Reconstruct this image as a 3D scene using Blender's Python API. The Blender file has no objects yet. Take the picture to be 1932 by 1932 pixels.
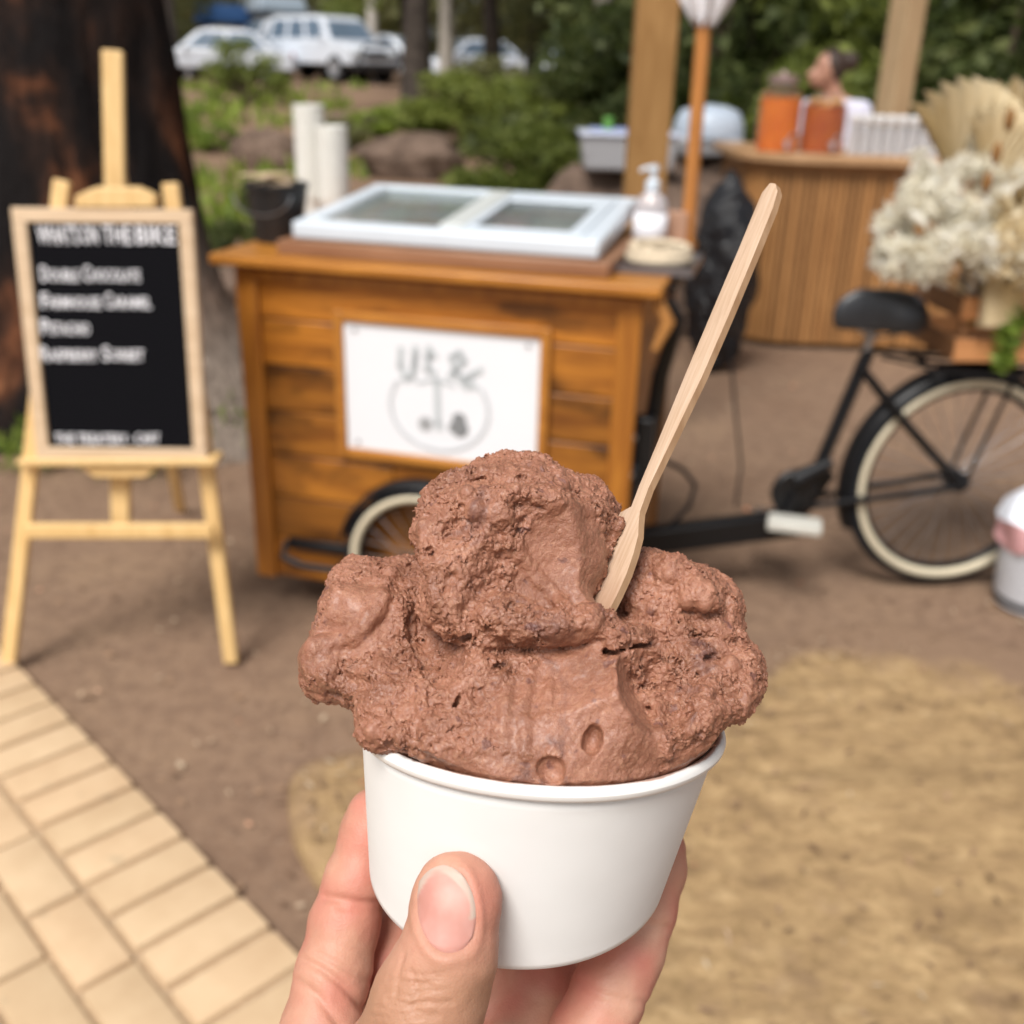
import bpy, bmesh, math, random
import numpy as np
from concurrent.futures import ThreadPoolExecutor
from mathutils import Vector, Matrix, Euler

# ------------------------------------------------------------------ camera
PITCH, ROLL, CAM_H = math.radians(23.0), math.radians(1.6), 1.4
FPX = 1980.0                                   # focal length in units of a 1932 px wide frame
_r0 = np.array([1.0, 0, 0]); FW = np.array([0, math.cos(PITCH), -math.sin(PITCH)])
_u0 = np.array([0, math.sin(PITCH), math.cos(PITCH)])
RT = math.cos(ROLL) * _r0 + math.sin(ROLL) * _u0
UP = math.cos(ROLL) * _u0 - math.sin(ROLL) * _r0
CAM = np.array([0, 0, CAM_H])
scene = bpy.context.scene
COL = scene.collection
cd = bpy.data.cameras.new('camera'); cam = bpy.data.objects.new('camera', cd); COL.objects.link(cam)
M = Matrix.Identity(4)
for i in range(3):
    M[i][0] = RT[i]; M[i][1] = UP[i]; M[i][2] = -FW[i]; M[i][3] = CAM[i]
cam.matrix_world = M
cd.sensor_width = 36.0; cd.lens = 36.0 * FPX / 1932.0
cd.clip_start = 0.01; cd.clip_end = 1500
cd.dof.use_dof = True; cd.dof.focus_distance = 0.262; cd.dof.aperture_fstop = 12.5
scene.camera = cam

# ------------------------------------------------------------------ sky, sun, exposure
SUN_EL, SUN_AZ = math.radians(55), math.radians(206)     # soft light through high cloud, from behind left
world = bpy.data.worlds.new('World'); scene.world = world; world.use_nodes = True
wn = world.node_tree.nodes; wl = world.node_tree.links
sky = wn.new('ShaderNodeTexSky'); sky.sky_type = 'NISHITA'; sky.sun_disc = False
sky.sun_elevation = SUN_EL; sky.sun_rotation = SUN_AZ
sky.air_density = 1.0; sky.dust_density = 4.0; sky.ozone_density = 1.0
hs = wn.new('ShaderNodeHueSaturation'); hs.inputs['Saturation'].default_value = 0.32   # cloud cover greys the sky
wl.new(sky.outputs[0], hs.inputs['Color']); wl.new(hs.outputs[0], wn['Background'].inputs[0])
wn["Background"].inputs[1].default_value = 0.09
sd = bpy.data.lights.new('sun', 'SUN'); sd.energy = 2.9; sd.angle = math.radians(24); sd.color = (1.0, 0.97, 0.93)
sun = bpy.data.objects.new('sun', sd); COL.objects.link(sun)
_sdir = Vector((math.sin(SUN_AZ) * math.cos(SUN_EL), math.cos(SUN_AZ) * math.cos(SUN_EL), math.sin(SUN_EL)))
sun.rotation_euler = _sdir.to_track_quat('Z', 'Y').to_euler()
sun.location = (-3, -3, 8)
scene.view_settings.view_transform = 'Standard'; scene.view_settings.look = 'None'
scene.view_settings.gamma = 1.0; scene.view_settings.exposure = 0.43
scene.view_settings.use_curve_mapping = False
scene.cycles.use_denoising = True
scene.cycles.max_bounces = 6
rng = random.Random(7)
np.random.seed(7)

# ------------------------------------------------------------------ helpers
def ray(u, v):
    return RT * (u - 966) / FPX - UP * (v - 966) / FPX + FW
def G(u, v, z=0.0):                            # survey point on a level at height z
    d = ray(u, v); return Vector(CAM + d * (z - CAM_H) / d[2])
def P(u, v, Y):                                # survey point at distance Y
    d = ray(u, v); return Vector(CAM + d * Y / d[1])

def empty(name, loc=(0, 0, 0), rz=0.0, parent=None):
    o = bpy.data.objects.new(name, None); COL.objects.link(o)
    o.location = loc; o.rotation_euler = (0, 0, rz); o.empty_display_size = 0.05
    if parent: o.parent = parent
    return o
def tag(o, label=None, cat=None, group=None, kind=None):
    if label: o['label'] = label
    if cat: o['category'] = cat
    if group: o['group'] = group
    if kind: o['kind'] = kind
    return o
def thing(name, label, cat, loc=(0, 0, 0), rz=0.0, group=None):
    return tag(empty(name, loc, rz), label, cat, group)
def link(o, parent=None):
    COL.objects.link(o)
    if parent: o.parent = parent
    return o
def copy_tree(o, parent=None):
    c = o.copy(); COL.objects.link(c); c.parent = parent
    for ch in list(o.children): copy_tree(ch, c)
    return c

class MB:
    """collects simple shapes into one mesh"""
    def __init__(s): s.v = []; s.f = []
    def add(s, vs, fs):
        b = len(s.v); s.v += [tuple(map(float, q)) for q in vs]; s.f += [tuple(i + b for i in q) for q in fs]; return s
    def box(s, c, size, rot=None):
        c = Vector(c); hx, hy, hz = (q / 2 for q in size)
        vs = [Vector((x, y, z)) for x in (-hx, hx) for y in (-hy, hy) for z in (-hz, hz)]
        if rot is not None:
            m = Euler(rot).to_matrix(); vs = [m @ q for q in vs]
        return s.add([c + q for q in vs], [(0, 1, 3, 2), (4, 6, 7, 5), (0, 4, 5, 1), (2, 3, 7, 6), (0, 2, 6, 4), (1, 5, 7, 3)])
    def bar(s, a, b, w, d, up=(0, 0, 1)):      # square bar from a to b
        a = Vector(a); b = Vector(b); z = (b - a).normalized(); x = z.cross(Vector(up))
        if x.length < 1e-5: x = z.cross(Vector((0, 1, 0)))
        x.normalize(); y = z.cross(x)
        vs = [p + x * sx * w / 2 + y * sy * d / 2 for p in (a, b) for sx, sy in ((-1, -1), (1, -1), (1, 1), (-1, 1))]
        return s.add(vs, [(3, 2, 1, 0), (4, 5, 6, 7)] + [(i, (i + 1) % 4, 4 + (i + 1) % 4, 4 + i) for i in range(4)])
    def tube(s, pts, r, n=10, cap=True, closed=False):
        pts = [Vector(q) for q in pts]; k = len(pts)
        rr = r if isinstance(r, (list, tuple)) else [r] * k
        vs = []; nrm = None
        for i, q in enumerate(pts):
            if closed: t = pts[(i + 1) % k] - pts[i - 1]
            else: t = pts[min(i + 1, k - 1)] - pts[max(i - 1, 0)]
            t.normalize()
            if nrm is None:
                nrm = t.cross(Vector((0, 0, 1)))
                if nrm.length < 1e-3: nrm = t.cross(Vector((0, 1, 0)))
            nrm = (nrm - t * nrm.dot(t)).normalized(); bi = t.cross(nrm)
            for j in range(n):
                a = 2 * math.pi * j / n
                vs.append(q + (nrm * math.cos(a) + bi * math.sin(a)) * rr[i])
        fs = []
        for i in range(k if closed else k - 1):
            for j in range(n):
                i2 = (i + 1) % k
                fs.append((i * n + j, i * n + (j + 1) % n, i2 * n + (j + 1) % n, i2 * n + j))
        if cap and not closed:
            fs += [tuple(range(n - 1, -1, -1)), tuple((k - 1) * n + j for j in range(n))]
        return s.add(vs, fs)
    def lathe(s, prof, n=32, c=(0, 0, 0), axis=None):
        c = Vector(c); vs = []; m = Matrix.Identity(3)
        if axis is not None: m = Vector(axis).to_track_quat('Z', 'Y').to_matrix()
        for r, z in prof:
            for j in range(n):
                a = 2 * math.pi * j / n; vs.append(c + m @ Vector((r * math.cos(a), r * math.sin(a), z)))
        fs = [(i * n + j, i * n + (j + 1) % n, (i + 1) * n + (j + 1) % n, (i + 1) * n + j) for i in range(len(prof) - 1) for j in range(n)]
        if prof[0][0] > 1e-5: fs.append(tuple(range(n - 1, -1, -1)))
        if prof[-1][0] > 1e-5: fs.append(tuple((len(prof) - 1) * n + j for j in range(n)))
        return s.add(vs, fs)
    def prism(s, poly, z0, z1):
        n = len(poly)
        vs = [(x, y, z0) for x, y in poly] + [(x, y, z1) for x, y in poly]
        return s.add(vs, [tuple(range(n - 1, -1, -1)), tuple(range(n, 2 * n))] + [(i, (i + 1) % n, n + (i + 1) % n, n + i) for i in range(n)])
    def xform(s, m): s.v = [tuple(m @ Vector(q)) for q in s.v]; return s
    def mesh(s, name, mat, smooth=None):
        me = bpy.data.meshes.new(name); me.from_pydata(s.v, [], s.f); me.update()
        if mat: me.materials.append(mat)
        if smooth is not None:
            bm = bmesh.new(); bm.from_mesh(me); bmesh.ops.recalc_face_normals(bm, faces=bm.faces); bm.to_mesh(me); bm.free()
            me.shade_smooth()
            if smooth < 3: me.set_sharp_from_angle(angle=smooth)
        return me
    def build(s, name, mat, parent=None, bevel=0.0, smooth=None, seg=2):
        if bevel and smooth is None: smooth = 0.6
        o = bpy.data.objects.new(name, s.mesh(name, mat, smooth)); link(o, parent)
        if bevel:
            m = o.modifiers.new('bevel', 'BEVEL'); m.width = bevel; m.segments = seg; m.limit_method = 'ANGLE'; m.angle_limit = 0.7
        return o

# ------------------------------------------------------------------ materials
class NT:
    def __init__(s, name):
        s.m = bpy.data.materials.new(name); s.m.use_nodes = True; s.t = s.m.node_tree
        s.b = s.t.nodes['Principled BSDF']; s._co = None
    def n(s, typ, **kw):
        q = s.t.nodes.new(typ)
        for k, v in kw.items(): setattr(q, k, v)
        return q
    def l(s, a, b): s.t.links.new(a, b)
    def co(s, scale=(1, 1, 1), which='Object'):
        tc = s.n('ShaderNodeTexCoord'); mp = s.n('ShaderNodeMapping'); mp.inputs['Scale'].default_value = scale
        s.l(tc.outputs[which], mp.inputs[0]); return mp.outputs[0]
    def noise(s, co, scale, detail=4, rough=.55, dist=0):
        q = s.n('ShaderNodeTexNoise'); q.inputs['Scale'].default_value = scale; q.inputs['Detail'].default_value = detail
        q.inputs['Roughness'].default_value = rough; q.inputs['Distortion'].default_value = dist
        if co is not None: s.l(co, q.inputs['Vector'])
        return q.outputs['Fac']
    def ramp(s, fac, stops, interp='LINEAR'):
        q = s.n('ShaderNodeValToRGB'); q.color_ramp.interpolation = interp; e = q.color_ramp.elements
        while len(e) < len(stops): e.new(0.5)
        for i, (p, c) in enumerate(stops):
            e[i].position = p; e[i].color = (*c, 1) if len(c) == 3 else c
        s.l(fac, q.inputs[0]); return q.outputs[0]
    def mix(s, fac, a, b, mode='MIX'):
        q = s.n('ShaderNodeMix', data_type='RGBA', blend_type=mode)
        for sock, val in ((q.inputs[0], fac), (q.inputs[6], a), (q.inputs[7], b)):
            if isinstance(val, (int, float)): sock.default_value = val
            elif isinstance(val, tuple): sock.default_value = (*val, 1)
            else: s.l(val, sock)
        return q.outputs[2]
    def bump(s, h, strength=.3, dist=.01, prev=None):
        q = s.n('ShaderNodeBump'); q.inputs['Strength'].default_value = strength; q.inputs['Distance'].default_value = dist
        s.l(h, q.inputs['Height'])
        if prev is not None: s.l(prev, q.inputs['Normal'])
        s.l(q.outputs[0], s.b.inputs['Normal']); return q.outputs[0]
    def col(s, c):
        if isinstance(c, tuple): s.b.inputs['Base Color'].default_value = (*c, 1)
        else: s.l(c, s.b.inputs['Base Color'])
    def set(s, **kw):
        for k, v in kw.items(): s.b.inputs[k.replace('_', ' ')].default_value = v
        if kw.get('Roughness', 0) >= .7: s.b.inputs['Specular IOR Level'].default_value = .12
        return s
def rnd(nt):                                    # a steady random value for each object
    return nt.n('ShaderNodeObjectInfo').outputs['Random']
_mc = {}
def plain(name, c, rough=.5, var=.12, scale=20, metal=0, bump=0, obj_var=0, **kw):
    if name in _mc: return _mc[name]
    t = NT(name); co = t.co()
    f = t.noise(co, scale, 5)
    a = tuple(max(0, q * (1 - var)) for q in c); b = tuple(min(1, q * (1 + var)) for q in c)
    cc = t.ramp(f, [(.3, a), (.7, b)])
    if obj_var:
        cc = t.mix(1.0, cc, t.ramp(rnd(t), [(0, (1 - obj_var,) * 3), (1, (1, 1, 1))]), 'MULTIPLY')
    t.col(cc); t.set(Roughness=rough, Metallic=metal)
    for k, v in kw.items(): t.b.inputs[k.replace('_', ' ')].default_value = v
    if bump: t.bump(t.noise(co, scale * 3, 4), bump, .004)
    _mc[name] = t.m; return t.m
def wood(name, c1, c2, axis=0, scale=6, rough=.55, stretch=14, obj_var=.25, knots=0.0):
    if name in _mc: return _mc[name]
    t = NT(name); sc = [stretch, stretch, stretch]; sc[axis] = 1.0
    tc = t.n('ShaderNodeTexCoord'); oi = rnd(t); mp = t.n('ShaderNodeMapping'); mp.inputs['Scale'].default_value = sc
    cx = t.n('ShaderNodeCombineXYZ'); ml = t.n('ShaderNodeMath', operation='MULTIPLY'); ml.inputs[1].default_value = 37.0
    t.l(oi, ml.inputs[0])
    for i in range(3): t.l(ml.outputs[0], cx.inputs[i])
    t.l(tc.outputs['Object'], mp.inputs[0]); t.l(cx.outputs[0], mp.inputs[1])
    f = t.noise(mp.outputs[0], scale, 6, .6, .6)
    cc = t.ramp(f, [(.28, c1), (.72, c2)])
    if knots:
        ob = t.n('ShaderNodeMapping'); ob.inputs['Scale'].default_value = [1.0 if i == axis else 2.2 for i in range(3)]
        t.l(tc.outputs['Object'], ob.inputs[0]); t.l(cx.outputs[0], ob.inputs[1])
        k = t.noise(ob.outputs[0], 5.5, 3, .5)
        cc = t.mix(t.ramp(k, [(.52, (0, 0, 0)), (.68, (knots,) * 3)]), cc, tuple(q * .28 for q in c1))
    cc = t.mix(1.0, cc, t.ramp(oi, [(0, (1 - obj_var,) * 3), (1, (1, 1, 1))]), 'MULTIPLY')
    t.col(cc); t.set(Roughness=rough); t.bump(f, .15, .002)
    _mc[name] = t.m; return t.m

# ------------------------------------------------------------------ solid modelling (distance fields meshed on a grid)
_perm = np.random.RandomState(3).permutation(256).astype(np.int32); _perm = np.concatenate([_perm, _perm, _perm])
_grad = np.random.RandomState(5).normal(size=(256, 3)).astype(np.float32); _grad /= np.linalg.norm(_grad, axis=1)[:, None]
def perlin(p):
    p = np.asarray(p, np.float32); i = np.floor(p).astype(np.int32); f = p - i; i &= 255
    w = f * f * f * (f * (f * 6 - 15) + 10); out = np.zeros(len(p), np.float32)
    fx, fy, fz = (np.ascontiguousarray(f[:, k]) for k in range(3)); wc = [np.ascontiguousarray(w[:, k]) for k in range(3)]
    GX, GY, GZ = (np.ascontiguousarray(_grad[:, k]) for k in range(3)); ix, iy, iz = (np.ascontiguousarray(i[:, k]) for k in range(3))
    for dx in (0, 1):
        wx = wc[0] if dx else 1 - wc[0]; hx = _perm[ix + dx]
        for dy in (0, 1):
            wy = wx * (wc[1] if dy else 1 - wc[1]); hy = _perm[hx + iy + dy]
            for dz in (0, 1):
                k = _perm[hy + iz + dz] & 255
                g = GX[k] * (fx - dx); g += GY[k] * (fy - dy); g += GZ[k] * (fz - dz); g *= wy; g *= wc[2] if dz else 1 - wc[2]
                out += g
    return out * 1.5
def fbm(p, octaves=3, gain=.5):
    s = 0; a = 1.0; p = np.asarray(p, np.float32)
    for o in range(octaves): s = s + a * perlin(p * (2.03 ** o) + o * 17.3); a *= gain
    return s
_cell = np.random.RandomState(11).rand(256, 3).astype(np.float32)
def worley(p):                                  # distance to nearest feature point
    p = np.asarray(p, np.float32); i = np.floor(p).astype(np.int32); best = np.full(len(p), 9.0, np.float32)
    f = p - i; fx, fy, fz = (np.ascontiguousarray(f[:, k]) for k in range(3)); ix, iy, iz = (i[:, k] & 255 for k in range(3))
    C = np.ascontiguousarray(_cell.T)
    for dx in (-1, 0, 1):
        hx = _perm[(ix + dx) & 255]
        for dy in (-1, 0, 1):
            hy = _perm[hx + ((iy + dy) & 255)]
            for dz in (-1, 0, 1):
                k = _perm[hy + ((iz + dz) & 255)] & 255
                x = C[0][k] - fx; x += dx; y = C[1][k] - fy; y += dy; z = C[2][k] - fz; z += dz
                x *= x; y *= y; z *= z; x += y; x += z
                np.minimum(best, x, out=best)
    return np.sqrt(best)
def smin(a, b, k):
    h = np.clip(.5 + .5 * (b - a) / k, 0, 1); return b + (a - b) * h - k * h * (1 - h)
def smax(a, b, k): return -smin(-a, -b, k)
def sd_ell(p, c, r, rot=None):
    x = p[:, 0] - np.float32(c[0]); y = p[:, 1] - np.float32(c[1]); z = p[:, 2] - np.float32(c[2])
    if rot is not None:
        m = np.asarray(rot, np.float32)
        x, y, z = x * m[0, 0] + y * m[1, 0] + z * m[2, 0], x * m[0, 1] + y * m[1, 1] + z * m[2, 1], x * m[0, 2] + y * m[1, 2] + z * m[2, 2]
    x /= np.float32(r[0]); y /= np.float32(r[1]); z /= np.float32(r[2]); k0 = np.sqrt(x * x + y * y + z * z)
    x /= np.float32(r[0]); y /= np.float32(r[1]); z /= np.float32(r[2]); k1 = np.sqrt(x * x + y * y + z * z) + np.float32(1e-6)
    return k0 * (k0 - 1) / k1
def sd_cap(p, a, b, ra, rb):
    a = np.asarray(a, np.float32); ab = np.asarray(b, np.float32) - a; L = np.float32(ab @ ab)
    x = p[:, 0] - a[0]; y = p[:, 1] - a[1]; z = p[:, 2] - a[2]
    t = np.clip((x * ab[0] + y * ab[1] + z * ab[2]) / L, 0, 1)
    x -= t * ab[0]; y -= t * ab[1]; z -= t * ab[2]
    return np.sqrt(x * x + y * y + z * z) - (np.float32(ra) + np.float32(rb - ra) * t)
def rotm(rx=0, ry=0, rz=0):
    return np.array(Euler((math.radians(rx), math.radians(ry), math.radians(rz))).to_matrix(), np.float32)
def eval_grid(fn, lo, hi, h, band_fn=None, band=4.0):
    lo = np.asarray(lo, np.float32); hi = np.asarray(hi, np.float32); n = np.ceil((hi - lo) / h).astype(int) + 1
    # coarse pass, then only the cells near the surface at full resolution
    st = 4; nc = (n + st - 1) // st + 1
    ax = [lo[i] + np.arange(nc[i]) * h * st for i in range(3)]
    gp = np.stack(np.meshgrid(*ax, indexing='ij'), -1).reshape(-1, 3).astype(np.float32)
    with ThreadPoolExecutor(4) as ex: Dc = np.concatenate(list(ex.map(fn, [gp[k:k + 60000] for k in range(0, len(gp), 60000)]))).reshape(nc)
    D = np.repeat(np.repeat(np.repeat(Dc, st, 0), st, 1), st, 2)[:n[0], :n[1], :n[2]].astype(np.float32)
    near = np.abs(D) < h * st * 1.0 + band
    idx = np.argwhere(near); pts = (lo + idx * h).astype(np.float32)
    vals = np.empty(len(pts), np.float32)
    def work(s):
        q = pts[s:s + 100000]; v = fn(q)
        if band_fn is not None:
            m = np.abs(v) < band
            if m.any(): v[m] = band_fn(q[m], v[m])
        vals[s:s + 100000] = v
    with ThreadPoolExecutor(4) as ex: list(ex.map(work, range(0, len(pts), 100000)))
    D[near] = vals
    D[[0, -1]] = np.maximum(D[[0, -1]], .01); D[:, [0, -1]] = np.maximum(D[:, [0, -1]], .01); D[:, :, [0, -1]] = np.maximum(D[:, :, [0, -1]], .01)
    return D, lo
def surface_nets(D, lo, h):
    s = D < 0; n = np.array(D.shape)
    c = np.zeros(n - 1, np.int8)
    for dx in (0, 1):
        for dy in (0, 1):
            for dz in (0, 1): c += s[dx:n[0] - 1 + dx, dy:n[1] - 1 + dy, dz:n[2] - 1 + dz]
    act = np.argwhere((c > 0) & (c < 8)); vid = np.full(n - 1, -1, np.int32); vid[tuple(act.T)] = np.arange(len(act))
    acc = np.zeros((len(act), 3), np.float32); cnt = np.zeros(len(act), np.float32)
    cor = [(x, y, z) for x in (0, 1) for y in (0, 1) for z in (0, 1)]
    for a in cor:
        for ax in range(3):
            if a[ax]: continue
            b = list(a); b[ax] = 1
            da = D[act[:, 0] + a[0], act[:, 1] + a[1], act[:, 2] + a[2]]; db = D[act[:, 0] + b[0], act[:, 1] + b[1], act[:, 2] + b[2]]
            m = (da < 0) != (db < 0); t = np.where(m, da / np.where(m, da - db, 1), 0)
            q = np.tile(np.array(a, np.float32), (len(act), 1)); q[:, ax] = t
            acc[m] += q[m]; cnt[m] += 1
    V = lo + (act + acc / np.maximum(cnt, 1)[:, None]) * h
    quads = []
    for ax in range(3):
        o1, o2 = [(1, 2), (2, 0), (0, 1)][ax]
        sl0 = [slice(None)] * 3; sl1 = [slice(None)] * 3; sl0[ax] = slice(0, -1); sl1[ax] = slice(1, None)
        A = s[tuple(sl0)]; B = s[tuple(sl1)]
        e = np.argwhere(A != B); e = e[(e[:, o1] > 0) & (e[:, o2] > 0) & (e[:, o1] < n[o1] - 1) & (e[:, o2] < n[o2] - 1)]
        fl = A[tuple(e.T)]
        def cell(d1, d2):
            q = e.copy(); q[:, o1] += d1; q[:, o2] += d2; return vid[tuple(q.T)]
        Q = np.stack([cell(-1, -1), cell(0, -1), cell(0, 0), cell(-1, 0)], 1)
        Q[~fl] = Q[~fl][:, ::-1]; quads.append(Q)
    return V.astype(np.float32), np.concatenate(quads)
def keep_largest(V, F):                          # drop loose crumbs
    lab = np.arange(len(V)); A = np.concatenate([F[:, i] for i in range(F.shape[1])]); Bq = np.concatenate([F[:, (i + 1) % F.shape[1]] for i in range(F.shape[1])])
    for _ in range(400):
        m = np.minimum(lab[A], lab[Bq]); new = lab.copy(); np.minimum.at(new, A, m); np.minimum.at(new, Bq, m); new = new[new]; new = new[new]
        if (new == lab).all(): break
        lab = new
    u, c = np.unique(lab, return_counts=True); ok = lab == u[c.argmax()]; idx = np.cumsum(ok) - 1; Fk = F[ok[F[:, 0]]]
    return V[ok], idx[Fk].astype(np.int32)
def np_mesh(name, V, F, mat):
    me = bpy.data.meshes.new(name); k = F.shape[1]
    me.vertices.add(len(V)); me.vertices.foreach_set('co', np.ascontiguousarray(V, np.float32).ravel())
    me.loops.add(F.size); me.loops.foreach_set('vertex_index', np.ascontiguousarray(F, np.int32).ravel())
    me.polygons.add(len(F)); me.polygons.foreach_set('loop_start', np.arange(0, F.size, k, dtype=np.int32))
    try: me.polygons.foreach_set('loop_total', np.full(len(F), k, np.int32))
    except Exception: pass
    me.update(calc_edges=True); me.validate()
    if mat: me.materials.append(mat)
    me.shade_smooth(); return me
def vnormals(V, F):
    n = np.cross(V[F[:, 2]] - V[F[:, 0]], V[F[:, 3]] - V[F[:, 1]]); N = np.zeros_like(V)
    for i in range(F.shape[1]): np.add.at(N, F[:, i], n)
    return N / (np.linalg.norm(N, axis=1)[:, None] + 1e-9)
# hand-held things are modelled in millimetres in a frame x right, y up, z away from the holder
def K(u, v, d): return np.array([(u - 966) / FPX * d, -(v - 966) / FPX * d, d], np.float32)
B3 = np.stack([RT, UP, FW])                      # rows: frame axes in the world
def to_world(p): return (np.asarray(p) / 1000.0) @ B3 + CAM
def pix(p): return np.stack([966 + FPX * p[:, 0] / p[:, 2], 966 - FPX * p[:, 1] / p[:, 2]], 1)
def held(name, V, F, mat, base, parent=None):
    base = to_world(base); o = bpy.data.objects.new(name, np_mesh(name, to_world(V) - base, F, mat)); link(o, parent)
    if parent is None: o.location = base
    else: o.location = Vector(base) - parent.location
    return o
def sm01(x): x = np.clip(x, 0, 1); return x * x * (3 - 2 * x)
# ================================================================== the held cup, ice cream, spoon and hand
# ---- paper cup: loft between rim and base
def plane_axes(u, v, e, roll):
    d = K(u, v, 1000.0); d = d / np.linalg.norm(d); y = np.array([0, 1, 0.]); s = y - (y @ d) * d; s /= np.linalg.norm(s)
    x = np.cross(d, s); x = x if x[0] > 0 else -x
    r = math.radians(roll); s2 = s * math.cos(r) + x * math.sin(r); x2 = x * math.cos(r) - s * math.sin(r); e = math.radians(e)
    return x2, -(math.cos(e) * d + math.sin(e) * s2), -math.sin(e) * d + math.cos(e) * s2       # right, front, up
RIMC, BASC = K(1016, 1347, 281), K(975, 1624, 297)
RIMA, BASA = plane_axes(1016, 1347, 20.0, 4.0), plane_axes(975, 1632, 39, 2.5)
RIMR, BASR = 47.4, 41.3
def cup_pt(th, t, off=0.0):                     # t 0 base .. 1 rim
    th = np.asarray(th, float); c = BASC * (1 - t) + RIMC * t; r = BASR * (1 - t) + RIMR * t + off
    x = BASA[0] * (1 - t) + RIMA[0] * t; f = BASA[1] * (1 - t) + RIMA[1] * t
    return c + r * (np.cos(th)[..., None] * x + np.sin(th)[..., None] * f)
def ring_mesh(rings):
    n = len(rings[0]); V = np.concatenate(rings); F = []
    for i in range(len(rings) - 1):
        for j in range(n): F.append((i * n + j, i * n + (j + 1) % n, (i + 1) * n + (j + 1) % n, (i + 1) * n + j))
    return V, np.array(F)
NTH = 160; TH = np.linspace(0, 2 * np.pi, NTH, endpoint=False)
pc = NT('paper_white'); co = pc.co((1, 1, 1))
f1 = pc.noise(co, 260, 4); f2 = pc.noise(co, 28, 3)
pc.col(pc.ramp(f2, [(.3, (.77, .77, .75)), (.7, (.82, .82, .80))])); pc.set(Roughness=.55); pc.b.inputs['Specular IOR Level'].default_value = .35
pc.b.inputs['Subsurface Weight'].default_value = .12; pc.b.inputs['Subsurface Radius'].default_value = (.004, .004, .004); pc.b.inputs['Subsurface Scale'].default_value = .5
pc.bump(f2, .10, .004, pc.bump(f1, .10, .0004))
cup_e = tag(empty('paper_cup', to_world(BASC)), 'white paper cup of chocolate ice cream held up in the foreground', 'cup')
wob = lambda t: .35 * np.sin(TH * 3 + 1.0) * t + .25 * np.sin(TH * 5 + 2) * t
rings = [cup_pt(TH, 0.10, -3.0)] + [cup_pt(TH, t, -.25 if t > 0 else -1.0) for t in (0.0,)] + [cup_pt(TH, t, wob(t)[:, None]) for t in (0.012, .04, .15, .3, .45, .6, .75, .88, .97)]
rings += [cup_pt(TH, t, wob(t)[:, None] - .5) for t in (.97, .8, .5, .2, .1)]
V, F = ring_mesh(rings); k = len(V)
held('wall', V, F, pc.m, BASC, cup_e)
rr = []
for a in np.linspace(0, 2 * np.pi, 13):         # rolled rim
    rr.append(cup_pt(TH, 1.0, (wob(1.0) + .1 + 1.7 * math.cos(a))[:, None] if False else (wob(1.0)[:, None] + .1 + 1.6 * math.cos(a))) + RIMA[2] * (1.9 * math.sin(a) - 1.3))
V, F = ring_mesh(rr)
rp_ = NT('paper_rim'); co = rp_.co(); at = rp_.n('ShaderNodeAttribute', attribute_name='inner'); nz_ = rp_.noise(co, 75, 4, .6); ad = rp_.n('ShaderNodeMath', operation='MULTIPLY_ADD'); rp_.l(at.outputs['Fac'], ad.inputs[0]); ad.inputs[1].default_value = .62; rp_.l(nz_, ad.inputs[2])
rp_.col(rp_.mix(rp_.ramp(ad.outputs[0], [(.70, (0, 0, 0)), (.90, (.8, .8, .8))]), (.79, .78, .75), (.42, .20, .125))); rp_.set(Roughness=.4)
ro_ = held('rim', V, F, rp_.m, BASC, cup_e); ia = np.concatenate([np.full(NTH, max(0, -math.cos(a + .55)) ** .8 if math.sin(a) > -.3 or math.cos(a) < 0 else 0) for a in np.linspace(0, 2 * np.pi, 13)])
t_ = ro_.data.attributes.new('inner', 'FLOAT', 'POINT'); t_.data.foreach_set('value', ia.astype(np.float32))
V = np.concatenate([cup_pt(TH, .10, -.3), (cup_pt(TH, .10, -41.0))]); F = np.array([(j, (j + 1) % NTH, NTH + (j + 1) % NTH, NTH + j) for j in range(NTH)])
held('base', V, F, pc.m, BASC, cup_e)

# ---- ice cream
def H_rim(p): return (p - RIMC.astype(np.float32)) @ RIMA[2].astype(np.float32)
def R_rim(p):
    q = p - RIMC.astype(np.float32); h = q @ RIMA[2].astype(np.float32)
    return np.linalg.norm(q - h[:, None] * RIMA[2].astype(np.float32), axis=1)
LOBE_A = [((985, 1040, 275), (23.5, 24, 23), (0, 0, -12)), ((975, 905, 282), (14, 7, 13), (0, 0, -8)), ((1095, 960, 285), (11, 9, 12), (0, 0, -25)),
          ((852, 1010, 264), (9.0, 12, 10), (0, 0, 8)), ((868, 945, 268), (10, 8, 10), (0, 0, 25)), ((868, 1095, 258), (9, 13, 10), (0, 0, 12)), ((915, 1145, 253), (13, 9, 9.5), (0, 0, -12)), ((1030, 1178, 250), (16, 5.0, 9), (0, 0, 0)), ((900, 1040, 258), (12, 16, 9), (0, 0, -10)), ((960, 1150, 262), (22, 9, 14), None)]
LOBE_B = [((725, 1205, 275), (16, 16.5, 16), (0, 0, 25)), ((700, 1108, 282), (10.5, 7, 11), (0, 0, 10)), ((780, 1122, 283), (13, 8.5, 12), (0, 0, -8)), ((625, 1232, 268), (7.5, 6.5, 9), (0, 0, 20)), ((665, 1092, 284), (5, 5, 8), None), ((665, 1170, 274), (8, 11, 11), (0, 0, -32)),
          ((665, 1280, 266), (11, 7, 9), (0, 0, -20)), ((755, 1325, 258), (13, 11, 10), (0, 0, -25)), ((722, 1365, 250), (6, 5.5, 6), (0, 0, -30)), ((605, 1275, 270), (4.0, 6.0, 5.0), None)]
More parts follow.
